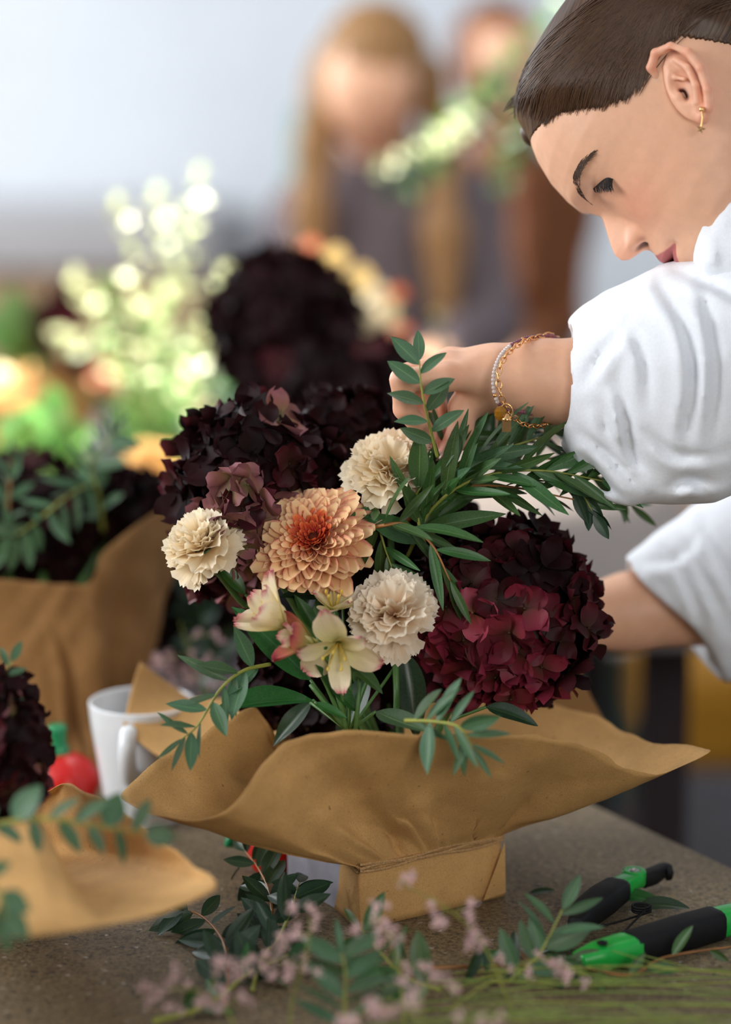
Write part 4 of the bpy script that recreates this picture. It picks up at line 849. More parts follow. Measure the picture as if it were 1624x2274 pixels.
# brow, lashes
def face_x(y, z):
    i = np.argmin((FV[:, 1] - y) ** 2 + (FV[:, 2] - z) ** 2 + (FV[:, 0] < 2) * 99); return FV[i, 0]
def onface(px, py, y0=3.0):
    y = y0
    for _ in range(6):
        q = Hl(px, py, y); m = (np.abs(FV[:, 2] - q[2]) < .15) & (FV[:, 0] > 3) & (FV[:, 1] > .2); i = np.argmin(np.where(m, np.abs(FV[:, 0] - q[0]), 99)); y = .5 * y + .5 * FV[i, 1]
    return Hl(px, py, y + .05)
g = np.random.default_rng(9); br = []; arc = catmull([onface(1307, 446), onface(1290, 432), onface(1280, 408), onface(1284, 382, 3.5), onface(1300, 358, 4), onface(1321, 340, 4.5)], 60); wid = np.interp(np.arange(60), [0, 15, 40, 59], [.85, .70, .32, .08])
for k in range(420):
    i = g.integers(0, 58); t = nrm(arc[i + 1] - arc[i]); w = nrm(np.cross(t, nrm(arc[i] - np.array([4, 0, 2])))); p = arc[i] + w * g.uniform(-1, 1) * wid[i]; p = p + nrm(p - np.array([4, 0, 2])) * .03; q = p + t * g.uniform(.35, .6) + w * g.normal(0, .08); br.append(tube(np.array([p, (p + q) / 2 + nrm(p) * .02, q]), [.022, .02, .006], 3, False))
v, f = join(*br); part('eyebrow', toW(v), f, MAT['brow'], pw); part('eyebrow', toW(v * np.array([1, -1, 1])), [q[::-1] for q in f], MAT['brow'], pw)
lid = catmull([onface(1318, 420, 2.6), onface(1334, 406, 3), onface(1349, 396, 3.3), onface(1362, 398, 3.8)], 40); la = []
for k in range(90):
    i = g.integers(0, 39); p = lid[i]; tip = Hl(*(np.array([1345, 425]) + (i - 20) * np.array([.95, -.10]) + g.normal(0, 2.5, 2)), p[1] + .25); la.append(tube(catmull([p, (p + tip) / 2 + np.array([.12, 0, -.03]), tip], 6), [.035, .032, .028, .02, .014, .008], 3, False))
la.append(tube(lid, np.concatenate([np.linspace(.03, .075, 20), np.linspace(.075, .03, 20)]), 6)); cr = catmull([onface(1313, 408, 2.6), onface(1334, 386, 3.2), onface(1362, 362, 4)], 24)
v, f = join(*la); part('eyelashes', toW(v), f, MAT['lash'], pw); part('eyelashes', toW(v * np.array([1, -1, 1])), [q[::-1] for q in f], MAT['lash'], pw)
for s in (1, -1): v, f = sphere((7.9, s * 3.1, 2.1), (1.0, 1.0, .95), 24, 16); part('eyeball', toW(v), f, MAT['china'], pw)
# ---- shirt
def folds(p, amp, seed, n=6, fr=(14, 34)):
    g = np.random.default_rng(seed); o = 0
    for k in range(n):
        d = nrm(g.normal(size=3)); e = nrm(g.normal(size=3)); f = g.uniform(*fr); o = o + (np.abs(np.sin((p @ d) * f + 1.6 * np.sin(p @ e * f * .45 + g.random() * 6) + g.random() * 6)) ** .7 - .6)
    return o * amp / n ** .5
def creases(p, lines, amp=.007, w=11.0):
    """long soft folds pressed into the cloth along polylines"""
    q = p - CAMP.astype(np.float32); dep = q @ FWD; X = 812 + FPX * (q @ RGT) / dep; Y = 1137 - FPX * (q @ UPV) / dep; o = np.zeros(len(p))
    for ln, a in lines:
        c = catmull([np.array(t, float) for t in ln], 14); best = np.full(len(p), 1e9); sd = np.zeros(len(p)); tt = np.zeros(len(p))
        for k in range(13):
            ax, ay = c[k]; bx, by = c[k + 1] - c[k]; L2 = bx * bx + by * by; t = np.clip(((X - ax) * bx + (Y - ay) * by) / L2, 0, 1); dx = X - ax - t * bx; dy = Y - ay - t * by; d2 = dx * dx + dy * dy; m = d2 < best
            best[m] = d2[m]; sd[m] = np.sign(bx * dy[m] - by * dx[m]) * np.sqrt(d2[m]); tt[m] = (k + t[m]) / 13
        e = np.sin(np.pi * np.clip(tt, .03, .97)) ** .6; o += a * amp * e * (np.exp(-(sd / w) ** 2) - .8 * np.exp(-((sd - 2.2 * w) / (1.5 * w)) ** 2))
    return o
C1 = [([(1372, 845), (1390, 930), (1402, 1000), (1432, 1052)], 1.1), ([(1300, 850), (1335, 790), (1382, 735)], .9), ([(1290, 960), (1350, 1010), (1420, 1080)], .8), ([(1490, 1082), (1530, 1068), (1575, 1075)], 1.3), ([(1468, 640), (1520, 730), (1540, 850), (1520, 980)], 1.0), ([(1560, 640), (1590, 800), (1580, 980)], .9), ([(1400, 720), (1430, 800), (1440, 900)], .7), ([(1300, 1010), (1330, 1060), (1385, 1110)], .8), ([(1440, 960), (1500, 1010), (1600, 1010)], .7), ([(1340, 900), (1350, 960), (1400, 1030)], .6), ([(1500, 600), (1600, 640), (1700, 700)], .8)]
C2 = [([(1480, 1215), (1530, 1300), (1570, 1420)], .8), ([(1560, 1150), (1600, 1250), (1640, 1330)], .9), ([(1420, 1250), (1500, 1240), (1560, 1180)], .6), ([(1520, 1200), (1570, 1290), (1620, 1400)], .6), ([(1470, 1290), (1530, 1380), (1590, 1450)], .5)]
C3 = [([(1640, 350), (1600, 450), (1565, 560)], .8), ([(1660, 430), (1610, 520), (1600, 610)], .6)]
def sleeve1(p):
    d = sd_cap(p, P(1352, 872, 1.945), P(1480, 848, 1.94), .055, .073); d = smin(d, sd_cap(p, P(1480, 848, 1.94), P(1640, 815, 1.94), .073, .078), .03); d = smin(d, sd_cap(p, P(1640, 815, 1.94), np.array([.50, 1.90, 1.29]), .083, .088), .03)
    d = smin(d, sd_cap(p, P(1395, 1075, 1.925), P(1500, 1000, 1.93), .016, .045), .03); d = smin(d, sd_cap(p, P(1335, 735, 1.95), P(1500, 690, 1.95), .012, .035), .03); d = smin(d, sd_cap(p, P(1318, 800, 1.93), P(1330, 960, 1.93), .018, .020), .02)
    m = np.abs(d) < .03; q = p[m]; d[m] += folds(q, .0085, 4, 4, (9, 20)) + folds(q, .0030, 8, 5, (24, 50)) + creases(q, C1); hol = sd_cap(p, P(1200, 848, 1.95), P(1345, 862, 1.952), .047, .040); hol = smin(hol, sd_cap(p, P(1345, 862, 1.952), P(1400, 870, 1.952), .040, .036), .01); return smax(d, -hol, .006)
S1 = surf(sleeve1, P(1240, 1160, 1.94) - np.array([0, .12, 0]), np.array([.50, 2.05, 1.40]), .0034)
pl0 = P(1385, 1245, 2.14); pl1 = P(1590, 1482, 2.14); pn = nrm(np.cross(pl1 - pl0, FWD)); pn = pn if np.dot(pn, P(1300, 1480, 2.14) - pl0) > 0 else -pn
def sleeve2(p):
    d = sd_cap(p, P(1450, 1345, 2.14), P(1580, 1325, 2.14), .047, .062); d = smin(d, sd_cap(p, P(1580, 1325, 2.14), P(1760, 1265, 2.14), .062, .076), .03); d = smin(d, sd_cap(p, P(1760, 1230, 2.14), np.array([.52, 2.16, 1.27]), .08, .085), .03); d = smin(d, sd_cap(p, P(1590, 1455, 2.13), P(1620, 1380, 2.13), .008, .03), .03)
    m = np.abs(d) < .03; q = p[m]; d[m] += folds(q, .0050, 14, 6, (14, 30)) + creases(q, C2); d = smax(d, (p - pl0) @ pn - .004 * np.sin(p[:, 2] * 60), .004); hol = sd_cap(p, P(1300, 1365, 2.14), P(1560, 1335, 2.14), .040, .042); return smax(d, -hol, .005)
S2 = surf(sleeve2, P(1350, 1530, 2.14) - np.array([0, .13, 0]), np.array([.50, 2.28, 1.36]), .0038)
def torso(p):
    d = sd_cap(p, SHC + np.array([.02, -.07, 0]), SHC + np.array([.02, .12, 0]), .105, .105); d = smin(d, sd_cap(p, SHC + np.array([.03, 0, -.02]), HIPS + np.array([0, 0, .02]), .145, .15), .06)
    d = smin(d, sd_cap(p, P(1690, 470, 1.93), P(1640, 560, 1.90), .032, .026), .03); d = smin(d, sd_cap(p, P(1660, 420, 1.90), P(1590, 590, 1.895), .012, .010), .02); d = smin(d, sd_cap(p, P(1600, 560, 1.94), P(1780, 640, 1.94), .022, .07), .04)
    m = np.abs(d) < .03; q = p[m]; d[m] += folds(q, .007, 24, 6, (14, 30)) * .8 + creases(q, C3); return d
S3 = surf(torso, np.array([.24, 1.78, .80]), np.array([1.0, 2.34, 1.50]), .0065)
v, f = join((surf_smooth(*S1), S1[1].tolist()), (surf_smooth(*S2), S2[1].tolist()), (surf_smooth(*S3), S3[1].tolist())); part('shirt', v, f, MAT['shirt'], pw)
def trousers(hips, fwd, mat, root):
    def fn(p):
        d = sd_cap(p, hips + np.array([0, -.05, 0]), hips + np.array([0, .05, 0]), .145, .145)
        for s in (-1, 1):
            side = np.array([-fwd[1], fwd[0], 0]) * s * .09; d = smin(d, sd_cap(p, hips + side, np.array([hips[0] + side[0], hips[1] + side[1], .14]), .105, .065), .03)
        return d + folds(p, .005, 3)
    v, f = surf(fn, (hips[0] - .3, hips[1] - .3, .06), (hips[0] + .3, hips[1] + .3, hips[2] + .2), .013); part('trousers', v, f.tolist(), mat, root)
MAT['navy'] = simple('navy_cloth', (.02, .025, .05, 1), .9, 300, .2); trousers(HIPS + np.array([0, 0, -.04]), (-1, 0), MAT['navy'], pw)
# fingernails
def nail(root, tip, d, n, s=.0052):
    V, F = sphere((0, 0, 0), (s * 1.15, s * .85, s * .22), 14, 8); d = nrm(d); n = nrm(n - np.dot(n, d) * d); R = np.stack([d, np.cross(n, d), n], 1); part('fingernail', V @ R.T + tip, F, MAT['nail'], root)
MAT['nail'] = simple('pink_fingernail', (.80, .50, .42, 1), .2, 50, .05)
for fg in (f1, f2, f3, th):
    d = nrm(fg[3][0] - fg[2][0]); out = nrm(-RGT * .8 - FWD * .55 - UPV * .1); out = nrm(out - np.dot(out, d) * d); nail(pw, fg[3][0] + out * fg[3][1] * .86 + d * .001, d, out)

# ---- jewellery
ring = catmull([P(1225, 745, 1.955), P(1165, 752, 1.935), P(1118, 782, 1.915), P(1097, 830, 1.905), P(1100, 880, 1.905), P(1122, 908, 1.915), P(1165, 915, 1.93), P(1218, 925, 1.955), P(1252, 900, 1.985), P(1262, 820, 1.995), P(1250, 765, 1.98), P(1225, 745, 1.955)], 400)
arc_l = np.concatenate([[0], np.cumsum(np.linalg.norm(np.diff(ring, axis=0), axis=1))]); tot = arc_l[-1]
def at_l(s, off=0, c=ring): return np.array([np.interp(s % tot, arc_l, c[:, a]) for a in range(3)])
MAT['beadp'] = simple('mauve_bead', (.22, .07, .10, 1), .3, 90, .3); MAT['beadw'] = simple('pale_bead', (.66, .58, .56, 1), .3, 90, .15); MAT['amber'] = simple('amber_stone', (.30, .13, .01, 1), .08, 50, .4)
jb = thing('beaded_bracelet', 'bracelet of mauve and pale beads on the woman\'s near wrist', 'bracelet', at_l(0)); n = int(tot / .0029)
bv, bf = sphere((0, 0, 0), .0016, 10, 6); bm = {k: make_mesh('bead', bv, bf, MAT[k]) for k in ('beadp', 'beadw', 'gold')}
for i in range(n):
    s = i * tot / n; q = at_l(s); k = 'beadw' if tot * .17 < s < tot * .36 else 'beadp'
    if i % 22 == 11: k = 'gold'
    place('bead', bm[k], jb, Matrix.Translation(Vector(q - np.array(jb.location))))
part('cord', *tube(ring, .0004, 5, False), MAT['beadp'], jb)
jc = thing('chain_bracelet', 'rose gold chain bracelet with a small charm hanging under the wrist', 'bracelet', at_l(0)); a = np.linspace(0, 2 * math.pi, 15)[:-1]; V = []; F = []
for i, t in enumerate(a):
    for b in range(6): bb = b * math.pi / 3; V.append(((.0034 + .00050 * math.cos(bb)) * math.cos(t), (.0021 + .00050 * math.cos(bb)) * math.sin(t), .00050 * math.sin(bb)))
F = [(i * 6 + b, ((i + 1) % 14) * 6 + b, ((i + 1) % 14) * 6 + (b + 1) % 6, i * 6 + (b + 1) % 6) for i in range(14) for b in range(6)]; lm = make_mesh('chain_link', V, F, MAT['gold'])
ring2 = catmull([P(1220, 742, 1.955), P(1172, 755, 1.932), P(1128, 785, 1.913), P(1108, 830, 1.901), P(1114, 880, 1.900), P(1135, 920, 1.91), P(1172, 945, 1.925), P(1225, 938, 1.955), P(1256, 900, 1.985), P(1266, 820, 1.995), P(1250, 765, 1.98), P(1220, 742, 1.955)], 400)
cl = np.concatenate([[0], np.cumsum(np.linalg.norm(np.diff(ring2, axis=0), axis=1))]); nl = int(cl[-1] / .0054)
for i in range(nl):
    s = i * cl[-1] / nl; q = np.array([np.interp(s, cl, ring2[:, b]) for b in range(3)]); q2 = np.array([np.interp((s + .002) % cl[-1], cl, ring2[:, b]) for b in range(3)]); t = nrm(q2 - q); z = nrm(np.cross(t, nrm(q - P(1130, 840, 1.95)))); z = z if i % 2 else nrm(np.cross(t, z)); place('chain_link', lm, jc, M4(np.stack([t, np.cross(z, t), z], 1), q - np.array(jc.location)))
st = P(1112, 918, 1.90); part('amber_stone', *sphere(st, (.0048, .0036, .0058), 8, 6), MAT['amber'], jc, smooth=False)
ch = P(1125, 945, 1.90); v, f = box(ch, (.0065, .0055, .0085)); part('charm', v, f, MAT['gold'], jc, smooth=False); v, f = lathe([(.001, .009), (.0032, .006), (.0045, .0045), (.003, .0035)], 10, ch); part('charm_cap', v, f, MAT['gold'], jc)
tv = tube(np.array([P(1125, 915, 1.90) + np.array([math.cos(b) * .0045, 0, math.sin(b) * .006]) for b in np.linspace(0, 2 * math.pi, 17)]), .0007, 6, False); part('charm_ring', *tv, MAT['gold'], jc)
je = thing('drop_earring', 'small gold drop earring with a star on the woman\'s ear lobe', 'earring', toW(Hl(1559, 243, 8.3))); part('stud', *sphere(toW(Hl(1559, 243, 8.35)), .0022, 10, 8), MAT['gold'], je)
part('chain', *tube(catmull([toW(Hl(1559, 245, 8.4)), toW(Hl(1561, 262, 8.5)), toW(Hl(1558, 282, 8.5))], 20), .0006 + .0003 * np.abs(np.sin(np.arange(20) * 1.7)), 6), MAT['gold'], je)
sc_ = toW(Hl(1557, 286, 8.5)); V = [sc_ - FWD * .0008, sc_ + FWD * .0008] + [sc_ + (RGT * math.cos(b) + UPV * math.sin(b)) * (.0038 if k % 2 == 0 else .0016) for k, b in enumerate(np.linspace(0, 2 * math.pi, 11)[:-1])]; F = [(0, 2 + k, 2 + (k + 1) % 10) for k in range(10)] + [(1, 2 + (k + 1) % 10, 2 + k) for k in range(10)]; part('star', V, F, MAT['gold'], je, smooth=False)

# ================================================================ left foreground bouquet
lfoam = lcen + np.array([0, 0, .07])
def chL(d, g): x = g.random(); return 'hmauve' if x < .05 else ('hwine' if x < .18 else 'hdark')
hydrangea('big near-black hydrangea at the left edge of the foreground box', P(-78, 1690, 1.80), (.053, .052, .067), chL, 31, VD + RGT, n=120, stem_to=lfoam, size=.0165, detail=True)
branch('eucalyptus sprig with round leaves crossing the left foreground paper', [(-160, 1850, 1.68), (-40, 1835, 1.67), (90, 1818, 1.665), (200, 1832, 1.66), (320, 1850, 1.665)], 13, .026, ['round', 'oval', 'oval'], 'eucblue', 'stem', 41, ang=(40, 85), flat=.8, taper=.1, r0=.0018)
branch('eucalyptus tip standing on top of the left dark hydrangea', [(-40, 1560, 1.78), (0, 1520, 1.78), (25, 1470, 1.78)], 5, .020, ['oval', 'oval2'], 'eucblue', 'stem', 42, ang=(40, 80), taper=.1)
branch('eucalyptus sprig hanging down over the left foreground paper edge', [(-120, 1880, 1.64), (-40, 1935, 1.60), (5, 2000, 1.59), (12, 2060, 1.59)], 8, .022, ['oval', 'round'], 'eucblue', 'stem', 43, ang=(30, 70), taper=.2)
# ================================================================ left middle bouquet (upright wrap)
mB = Tp(120, 1700); ma, mb, md = mB + np.array([-.075, -.03, 0]), mB + np.array([.07, -.045, 0]), mB + np.array([-.06, .06, 0])
mD = np.linalg.norm((mB - CAMP) @ FWD)
rimK = [(.0, -330, 1300, 2.27), (.06, -150, 1292, 2.24), (.12, 0, 1283, 2.23), (.18, 110, 1287, 2.23), (.225, 212, 1292, 2.24), (.235, 222, 1228, 2.25), (.26, 300, 1168, 2.28), (.29, 385, 1112, 2.32), (.31, 430, 1105, 2.35), (.34, 440, 1160, 2.40), (.40, 380, 1120, 2.45), (.5, 150, 1150, 2.47), (.7, -200, 1150, 2.47), (.9, -400, 1200, 2.35)]
wk, kcen, ktw = wrap('upright_paper_wrap', 'tall upright brown paper wrap full of dark hydrangeas at the left, slightly blurred', (ma, mb, mb + md - ma, md), .02, rimK, 21, 'kraft_shaded', tuck=.98, sag=-.03, flute=.006, twine=False)
wk['category'] = 'bouquet wrap'; wk['group'] = 'paper wraps'
ktop = kcen + np.array([0, 0, .12])
for k, (px, py, d, rx, lb) in enumerate([(60, 1170, 2.36, .066, 'dark blurred hydrangea filling the upright paper wrap on the left'), (270, 1150, 2.40, .048, 'small dark hydrangea at the right rim of the upright paper wrap'), (-140, 1130, 2.38, .06, 'dark hydrangea cropped by the left edge in the upright wrap')]):
    hydrangea(lb, P(px, py, d), (rx, rx * .8, rx * .95), lambda d_, g: 'hdark' if g.random() < .85 else 'hwine', 50 + k, VD, n=80 if k == 0 else 55, stem_to=ktop, size=.017, detail=False, cap=60)
branch('blurred eucalyptus sprig drooping over the upright paper wrap', [(215, 1070, 2.33), (160, 1095, 2.28), (90, 1150, 2.24), (40, 1185, 2.23), (5, 1190, 2.23)], 16, .036, ['lance', 'oval2'], 'eucblue', 'stem', 51, ang=(40, 85), taper=.15, droop=.4)
branch('blurred eucalyptus sprig rising from the upright paper wrap', [(230, 1180, 2.33), (220, 1100, 2.31), (205, 1040, 2.30), (235, 985, 2.30), (250, 965, 2.30)], 15, .034, ['lance', 'oval2', 'oval'], 'eucblue', 'stem', 52, ang=(30, 75), taper=.2)
branch('reddish stalk with blurred leaves at the far left of the upright wrap', [(15, 1200, 2.30), (20, 1100, 2.29), (25, 1020, 2.29)], 8, .028, ['lance', 'oval2'], 'eucblue', 'stemred', 53, ang=(25, 60), taper=.2)

hydrangea('added dark hydrangea standing for paper shade low between the upright wrap and the central bouquet', P(440, 1330, 2.52), (.058, .05, .06), lambda d_, g: 'hdark', 58, VD, n=60, stem_to=P(470, 1600, 2.5), size=.018, detail=False, cap=40)  # added filler, its dark petals stand for the shaded side of the paper
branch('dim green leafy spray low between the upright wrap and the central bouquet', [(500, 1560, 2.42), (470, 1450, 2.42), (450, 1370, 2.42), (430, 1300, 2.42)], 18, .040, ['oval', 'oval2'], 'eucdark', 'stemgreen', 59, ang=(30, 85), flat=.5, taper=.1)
# ================================================================ mug and red ornaments
def mug(label, base, h, r0, r1, handle_dir, name='mug', grp=None, handle=True, cat='mug'):
    r = thing(name, label, cat, base, grp)
    pr = [(0.001, .001), (r0 * .9, .001), (r0, .004), (r0 * 1.02 + (r1 - r0) * .25, h * .22), (r0 + (r1 - r0) * .62, h * .55), (r0 + (r1 - r0) * .88, h * .80), (r1, h - .003), (r1 - .0008, h), (r1 - .0028, h - .0008), (r1 - .004, h * .93), (r0 + (r1 - r0) * .62 - .004, h * .55), (r0 - .002, .012), (.001, .008)]
    z = np.array(pr); part('cup', *lathe([tuple(q) for q in catmull(z, 70)], 56, base), MAT['china'], r)
    if handle:
        hd = nrm(handle_dir); m = r1 * .93; c = catmull([base + hd * (m - .008) + np.array([0, 0, h * .74]), base + hd * (m + .012) + np.array([0, 0, h * .76]), base + hd * (m + .020) + np.array([0, 0, h * .60]), base + hd * (m + .010) + np.array([0, 0, h * .42]), base + hd * (r0 + (r1 - r0) * .5 - .004) + np.array([0, 0, h * .40])], 26)
        v, f = tube(c, .0075, 12); part('handle', v, f, MAT['china'], r)
    return r
mb_ = Tp(320, 1822); mug('white porcelain mug standing left of the central flower box', mb_, .104, .029, .044, -FWD * .95 + RGT * -.12)
def ornament(label, base, R0, tilt, stem_up=True):
    r = thing('red_ornament', label, 'ornament', base, 'red ornaments with green stalks'); c = base + np.array([0, 0, R0 * .86]); Rt = frame(tilt)
    V, F = lathe([(.001, -.86), (.35, -.86), (.75, -.66), (.98, -.2), (1.0, .12), (.85, .48), (.55, .74), (.30, .86), (.22, .86), (.001, .80)], 32); g = V.copy(); a = np.arctan2(V[:, 1], V[:, 0]); g[:, :2] *= (1 + .035 * np.cos(5 * a))[:, None]; part('body', g * R0 @ Rt.T + c, F, MAT['redp'], r)
    V, F = lathe([(.001, .75), (.34, .80), (.27, .95), (.22, 1.2), (.27, 1.5), (.30, 1.62), (.22, 1.7), (.001, 1.7)], 20); part('stalk', V * R0 @ Rt.T + c, F, MAT['greeng'], r)
ornament('red rounded ornament with upright green stalk behind the left foreground hydrangea', Tp(143, 1800), .0295, np.array([-0.10, 0, 1]))
ornament('red ornament lying half hidden under the paper collar of the central box', Tp(602, 1935) , .0215, np.array([-.92, -.1, .25]))

# ================================================================ secateurs
def secateurs():
    r = thing('secateurs', 'open green and black secateurs lying on the table at the right', 'secateurs', Tp(1230, 2100)); Z = np.array([0, 0, 1.0])
    def bar(name, pts, w, h, m, zoff=.0, n=24):
        """flat handle piece: pts pixels on the table, w half widths, h half heights"""
        C = catmull([Tp(a, b, c) for a, b, c in pts], n); T = np.gradient(C, axis=0); V = []; w = np.interp(np.linspace(0, 1, n), np.linspace(0, 1, len(w)), w); h = np.interp(np.linspace(0, 1, n), np.linspace(0, 1, len(h)), h)
        for k in range(n):
            t = nrm(T[k]); s = nrm(np.cross(Z, t)); u = np.cross(t, s)
            for a in range(14):
                an = 2 * math.pi * a / 14; ca, sa = math.cos(an), math.sin(an); e = .55; V.append(C[k] + s * w[k] * np.sign(ca) * abs(ca) ** e + u * h[k] * np.sign(sa) * abs(sa) ** e)
        F = grid_faces(14, n, True) + [tuple(range(13, -1, -1)), tuple(range((n - 1) * 14, n * 14))]; return part(name, V, F, MAT[m], r)
    bar('grip', [(1278, 2062, .011), (1300, 2030, .012), (1340, 1998, .013), (1372, 1975, .013)], [.006, .011, .0125, .011], [.008, .010, .010, .009], 'blackp')
    bar('handle_end', [(1352, 1990, .012), (1385, 1965, .013), (1412, 1950, .014)], [.0095, .0085, .008], [.008, .007, .005], 'greenp')
    c = Tp(1408, 1948, .014); v, f = lathe([(.0040, -.006), (.0088, -.006), (.0095, -.004), (.0095, .004), (.0088, .006), (.0040, .006), (.0040, -.006)], 28, c); part('eyelet', v, f, MAT['greenp'], r); v, f = lathe([(.001, .0035), (.0038, .0035), (.0042, .006), (.003, .0065), (.001, .005)], 20, c); part('rivet', v, f, MAT['steel'], r)
    bar('safety_catch', [(1425, 1955, .011), (1450, 1945, .012), (1478, 1930, .013), (1488, 1945, .010)], [.0055, .006, .0045, .003], [.006, .0065, .005, .005], 'blackp')
    bar('handle_neck', [(1228, 2098, .008), (1250, 2090, .009), (1270, 2078, .010)], [.006, .007, .007], [.005, .006, .007], 'greenp')
    bar('handle_neck', [(1285, 2135, .010), (1330, 2123, .011), (1380, 2110, .012), (1405, 2103, .012)], [.008, .012, .013, .0125], [.006, .009, .010, .010], 'greenp')
    bar('grip', [(1398, 2105, .012), (1450, 2090, .012), (1520, 2070, .012), (1590, 2050, .012)], [.0125, .0118, .012, .0120], [.0105, .0115, .012, .0115], 'blackp')
    bar('handle_end', [(1583, 2052, .012), (1620, 2042, .012), (1670, 2025, .012), (1700, 2020, .012)], [.0110, .0115, .010, .004], [.0105, .010, .008, .004], 'greenp')
    v, f = lathe([(.001, .0), (.0035, .0005), (.004, .002), (.001, .003)], 16, Tp(1338, 2098, .021)); part('rivet', v, f, MAT['blackp'], r)
    bar('blade', [(1290, 2130, .006), (1235, 2140, .006), (1190, 2128, .005), (1150, 2105, .005)], [.008, .011, .009, .001], [.0015, .0018, .0015, .0006], 'steel'); bar('counter_blade', [(1240, 2096, .005), (1205, 2108, .004), (1180, 2118, .004), (1165, 2125, .004)], [.006, .0065, .005, .002], [.002, .002, .002, .001], 'steel')
    co = Tp(1425, 2025, .012); hel = np.array([co + .0068 * (RGT * math.cos(a) + np.array([0, 1, 0]) * math.sin(a) * 1.0) + Z * .0009 * a / 3 for a in np.linspace(0, 6 * math.pi, 70)])
    part('spring', *tube(np.vstack([catmull([Tp(1310, 2062, .010), Tp(1370, 2048, .012), hel[0]], 8), hel, catmull([hel[-1], Tp(1400, 2055, .012), Tp(1378, 2078, .014)], 8)]), .0009, 6), MAT['blackp'], r)
    return r
secateurs()

# ================================================================ sprigs and leaves lying on the table
zt_ = TZ + .002
def tbranch(label, pts, n, L, shapes, lm, sm, seed, **k):
    W = np.array([Tp(a, b, h) for a, b, h in pts]); return branch(label, W, n, L, shapes, lm, sm, seed, zmin=zt_, **k)
tbranch('dark leafy twig lying upright between mug and box, in front of the red ornament', [(600, 2110, .004), (606, 2050, .012), (598, 1980, .025), (575, 1930, .030), (545, 1890, .035)], 18, .034, ['oval', 'oval2'], 'eucdark', 'stemred', 61, ang=(35, 75), taper=.15, group='dark leafy twigs')
tbranch('dark leafy twig beside the left side of the flower box', [(560, 2200, .004), (580, 2130, .008), (620, 2080, .016), (650, 2010, .03), (665, 1960, .03)], 14, .033, ['oval', 'oval2'], 'eucdark', 'stem', 62, ang=(35, 75), taper=.1, group='dark leafy twigs')
tbranch('dark leafy twig below the pointed left paper corner', [(500, 2230, .004), (505, 2140, .006), (490, 2080, .010), (440, 2030, .012), (380, 2020, .014)], 16, .034, ['oval', 'oval2'], 'eucdark', 'stemred', 63, ang=(40, 80), taper=.1, group='dark leafy twigs')
tbranch('yellow forked twig lying at the bottom left front of the table', [(340, 2268, .004), (430, 2245, .005), (500, 2205, .006), (545, 2165, .008), (600, 2140, .010), (640, 2120, .012)], 8, .030, ['oval', 'oval2'], 'leafgreen', 'stem', 64, ang=(40, 80), taper=.2, r0=.0026, group='dark leafy twigs')
branch('grey-green eucalyptus tip in the blurred foreground before the box corner', [(770, 2300, 1.70), (765, 2230, 1.71), (768, 2170, 1.72), (760, 2120, 1.73)], 12, .040, ['lance', 'oval2'], 'eucblue', 'stem', 65, ang=(30, 80), taper=.2, flat=.8)
branch('second eucalyptus tip right of the blurred foreground sprig', [(980, 2200, 1.78), (900, 2170, 1.78), (850, 2120, 1.80), (800, 2060, 1.82)], 14, .036, ['lance2', 'oval2', 'oval'], 'euc', 'stem', 66, ang=(30, 80), taper=.2, flat=.8)
branch('eucalyptus sprig lying against the secateur blades', [(1130, 2180, 1.80), (1190, 2130, 1.80), (1215, 2090, 1.80), (1250, 2020, 1.805)], 10, .036, ['oval2', 'lance2', 'oval'], 'eucblue', 'stem', 67, ang=(30, 75), taper=.15, flat=.8)
tbranch('reddish twig running right along the front of the secateurs', [(960, 2150, .006), (1100, 2145, .006), (1290, 2150, .008), (1400, 2165, .010), (1480, 2125, .012), (1640, 2100, .010)], 8, .026, ['oval', 'oval2'], 'euc', 'stemred', 68, ang=(30, 70), taper=.2)
tbranch('low eucalyptus twig with scattered leaves between box and secateurs', [(1000, 2200, .006), (1080, 2170, .006), (1180, 2150, .006), (1260, 2165, .006)], 9, .030, ['lance2', 'oval2'], 'eucdark', 'stem', 69, ang=(30, 80), taper=.2)
tl1 = thing('fallen_leaf', 'single small dark leaf lying right of the flower box', 'leaf', Tp(1178, 1982, .001), 'fallen leaves'); leaf(tl1, 'eucdark', 'oval', Tp(1176, 1984, .001), Tp(1232, 1972, .004) - Tp(1176, 1984, .001), (0, -.2, 1), .020)
for k, (a, b, lb) in enumerate([((1365, 1990), (1455, 1990), 'curled green leaf by the upper secateur handle'), ((1420, 2010), (1505, 2005), 'dark crumpled leaf between the secateur handles')]):
    q = thing('fallen_leaf', lb, 'leaf', Tp(*a, .004), 'fallen leaves'); leaf(q, ['leafgreen', 'eucdark'][k], 'broad', Tp(*a, .004), Tp(*b, .010) - Tp(*a, .004), (0, -.6, 1), .038)
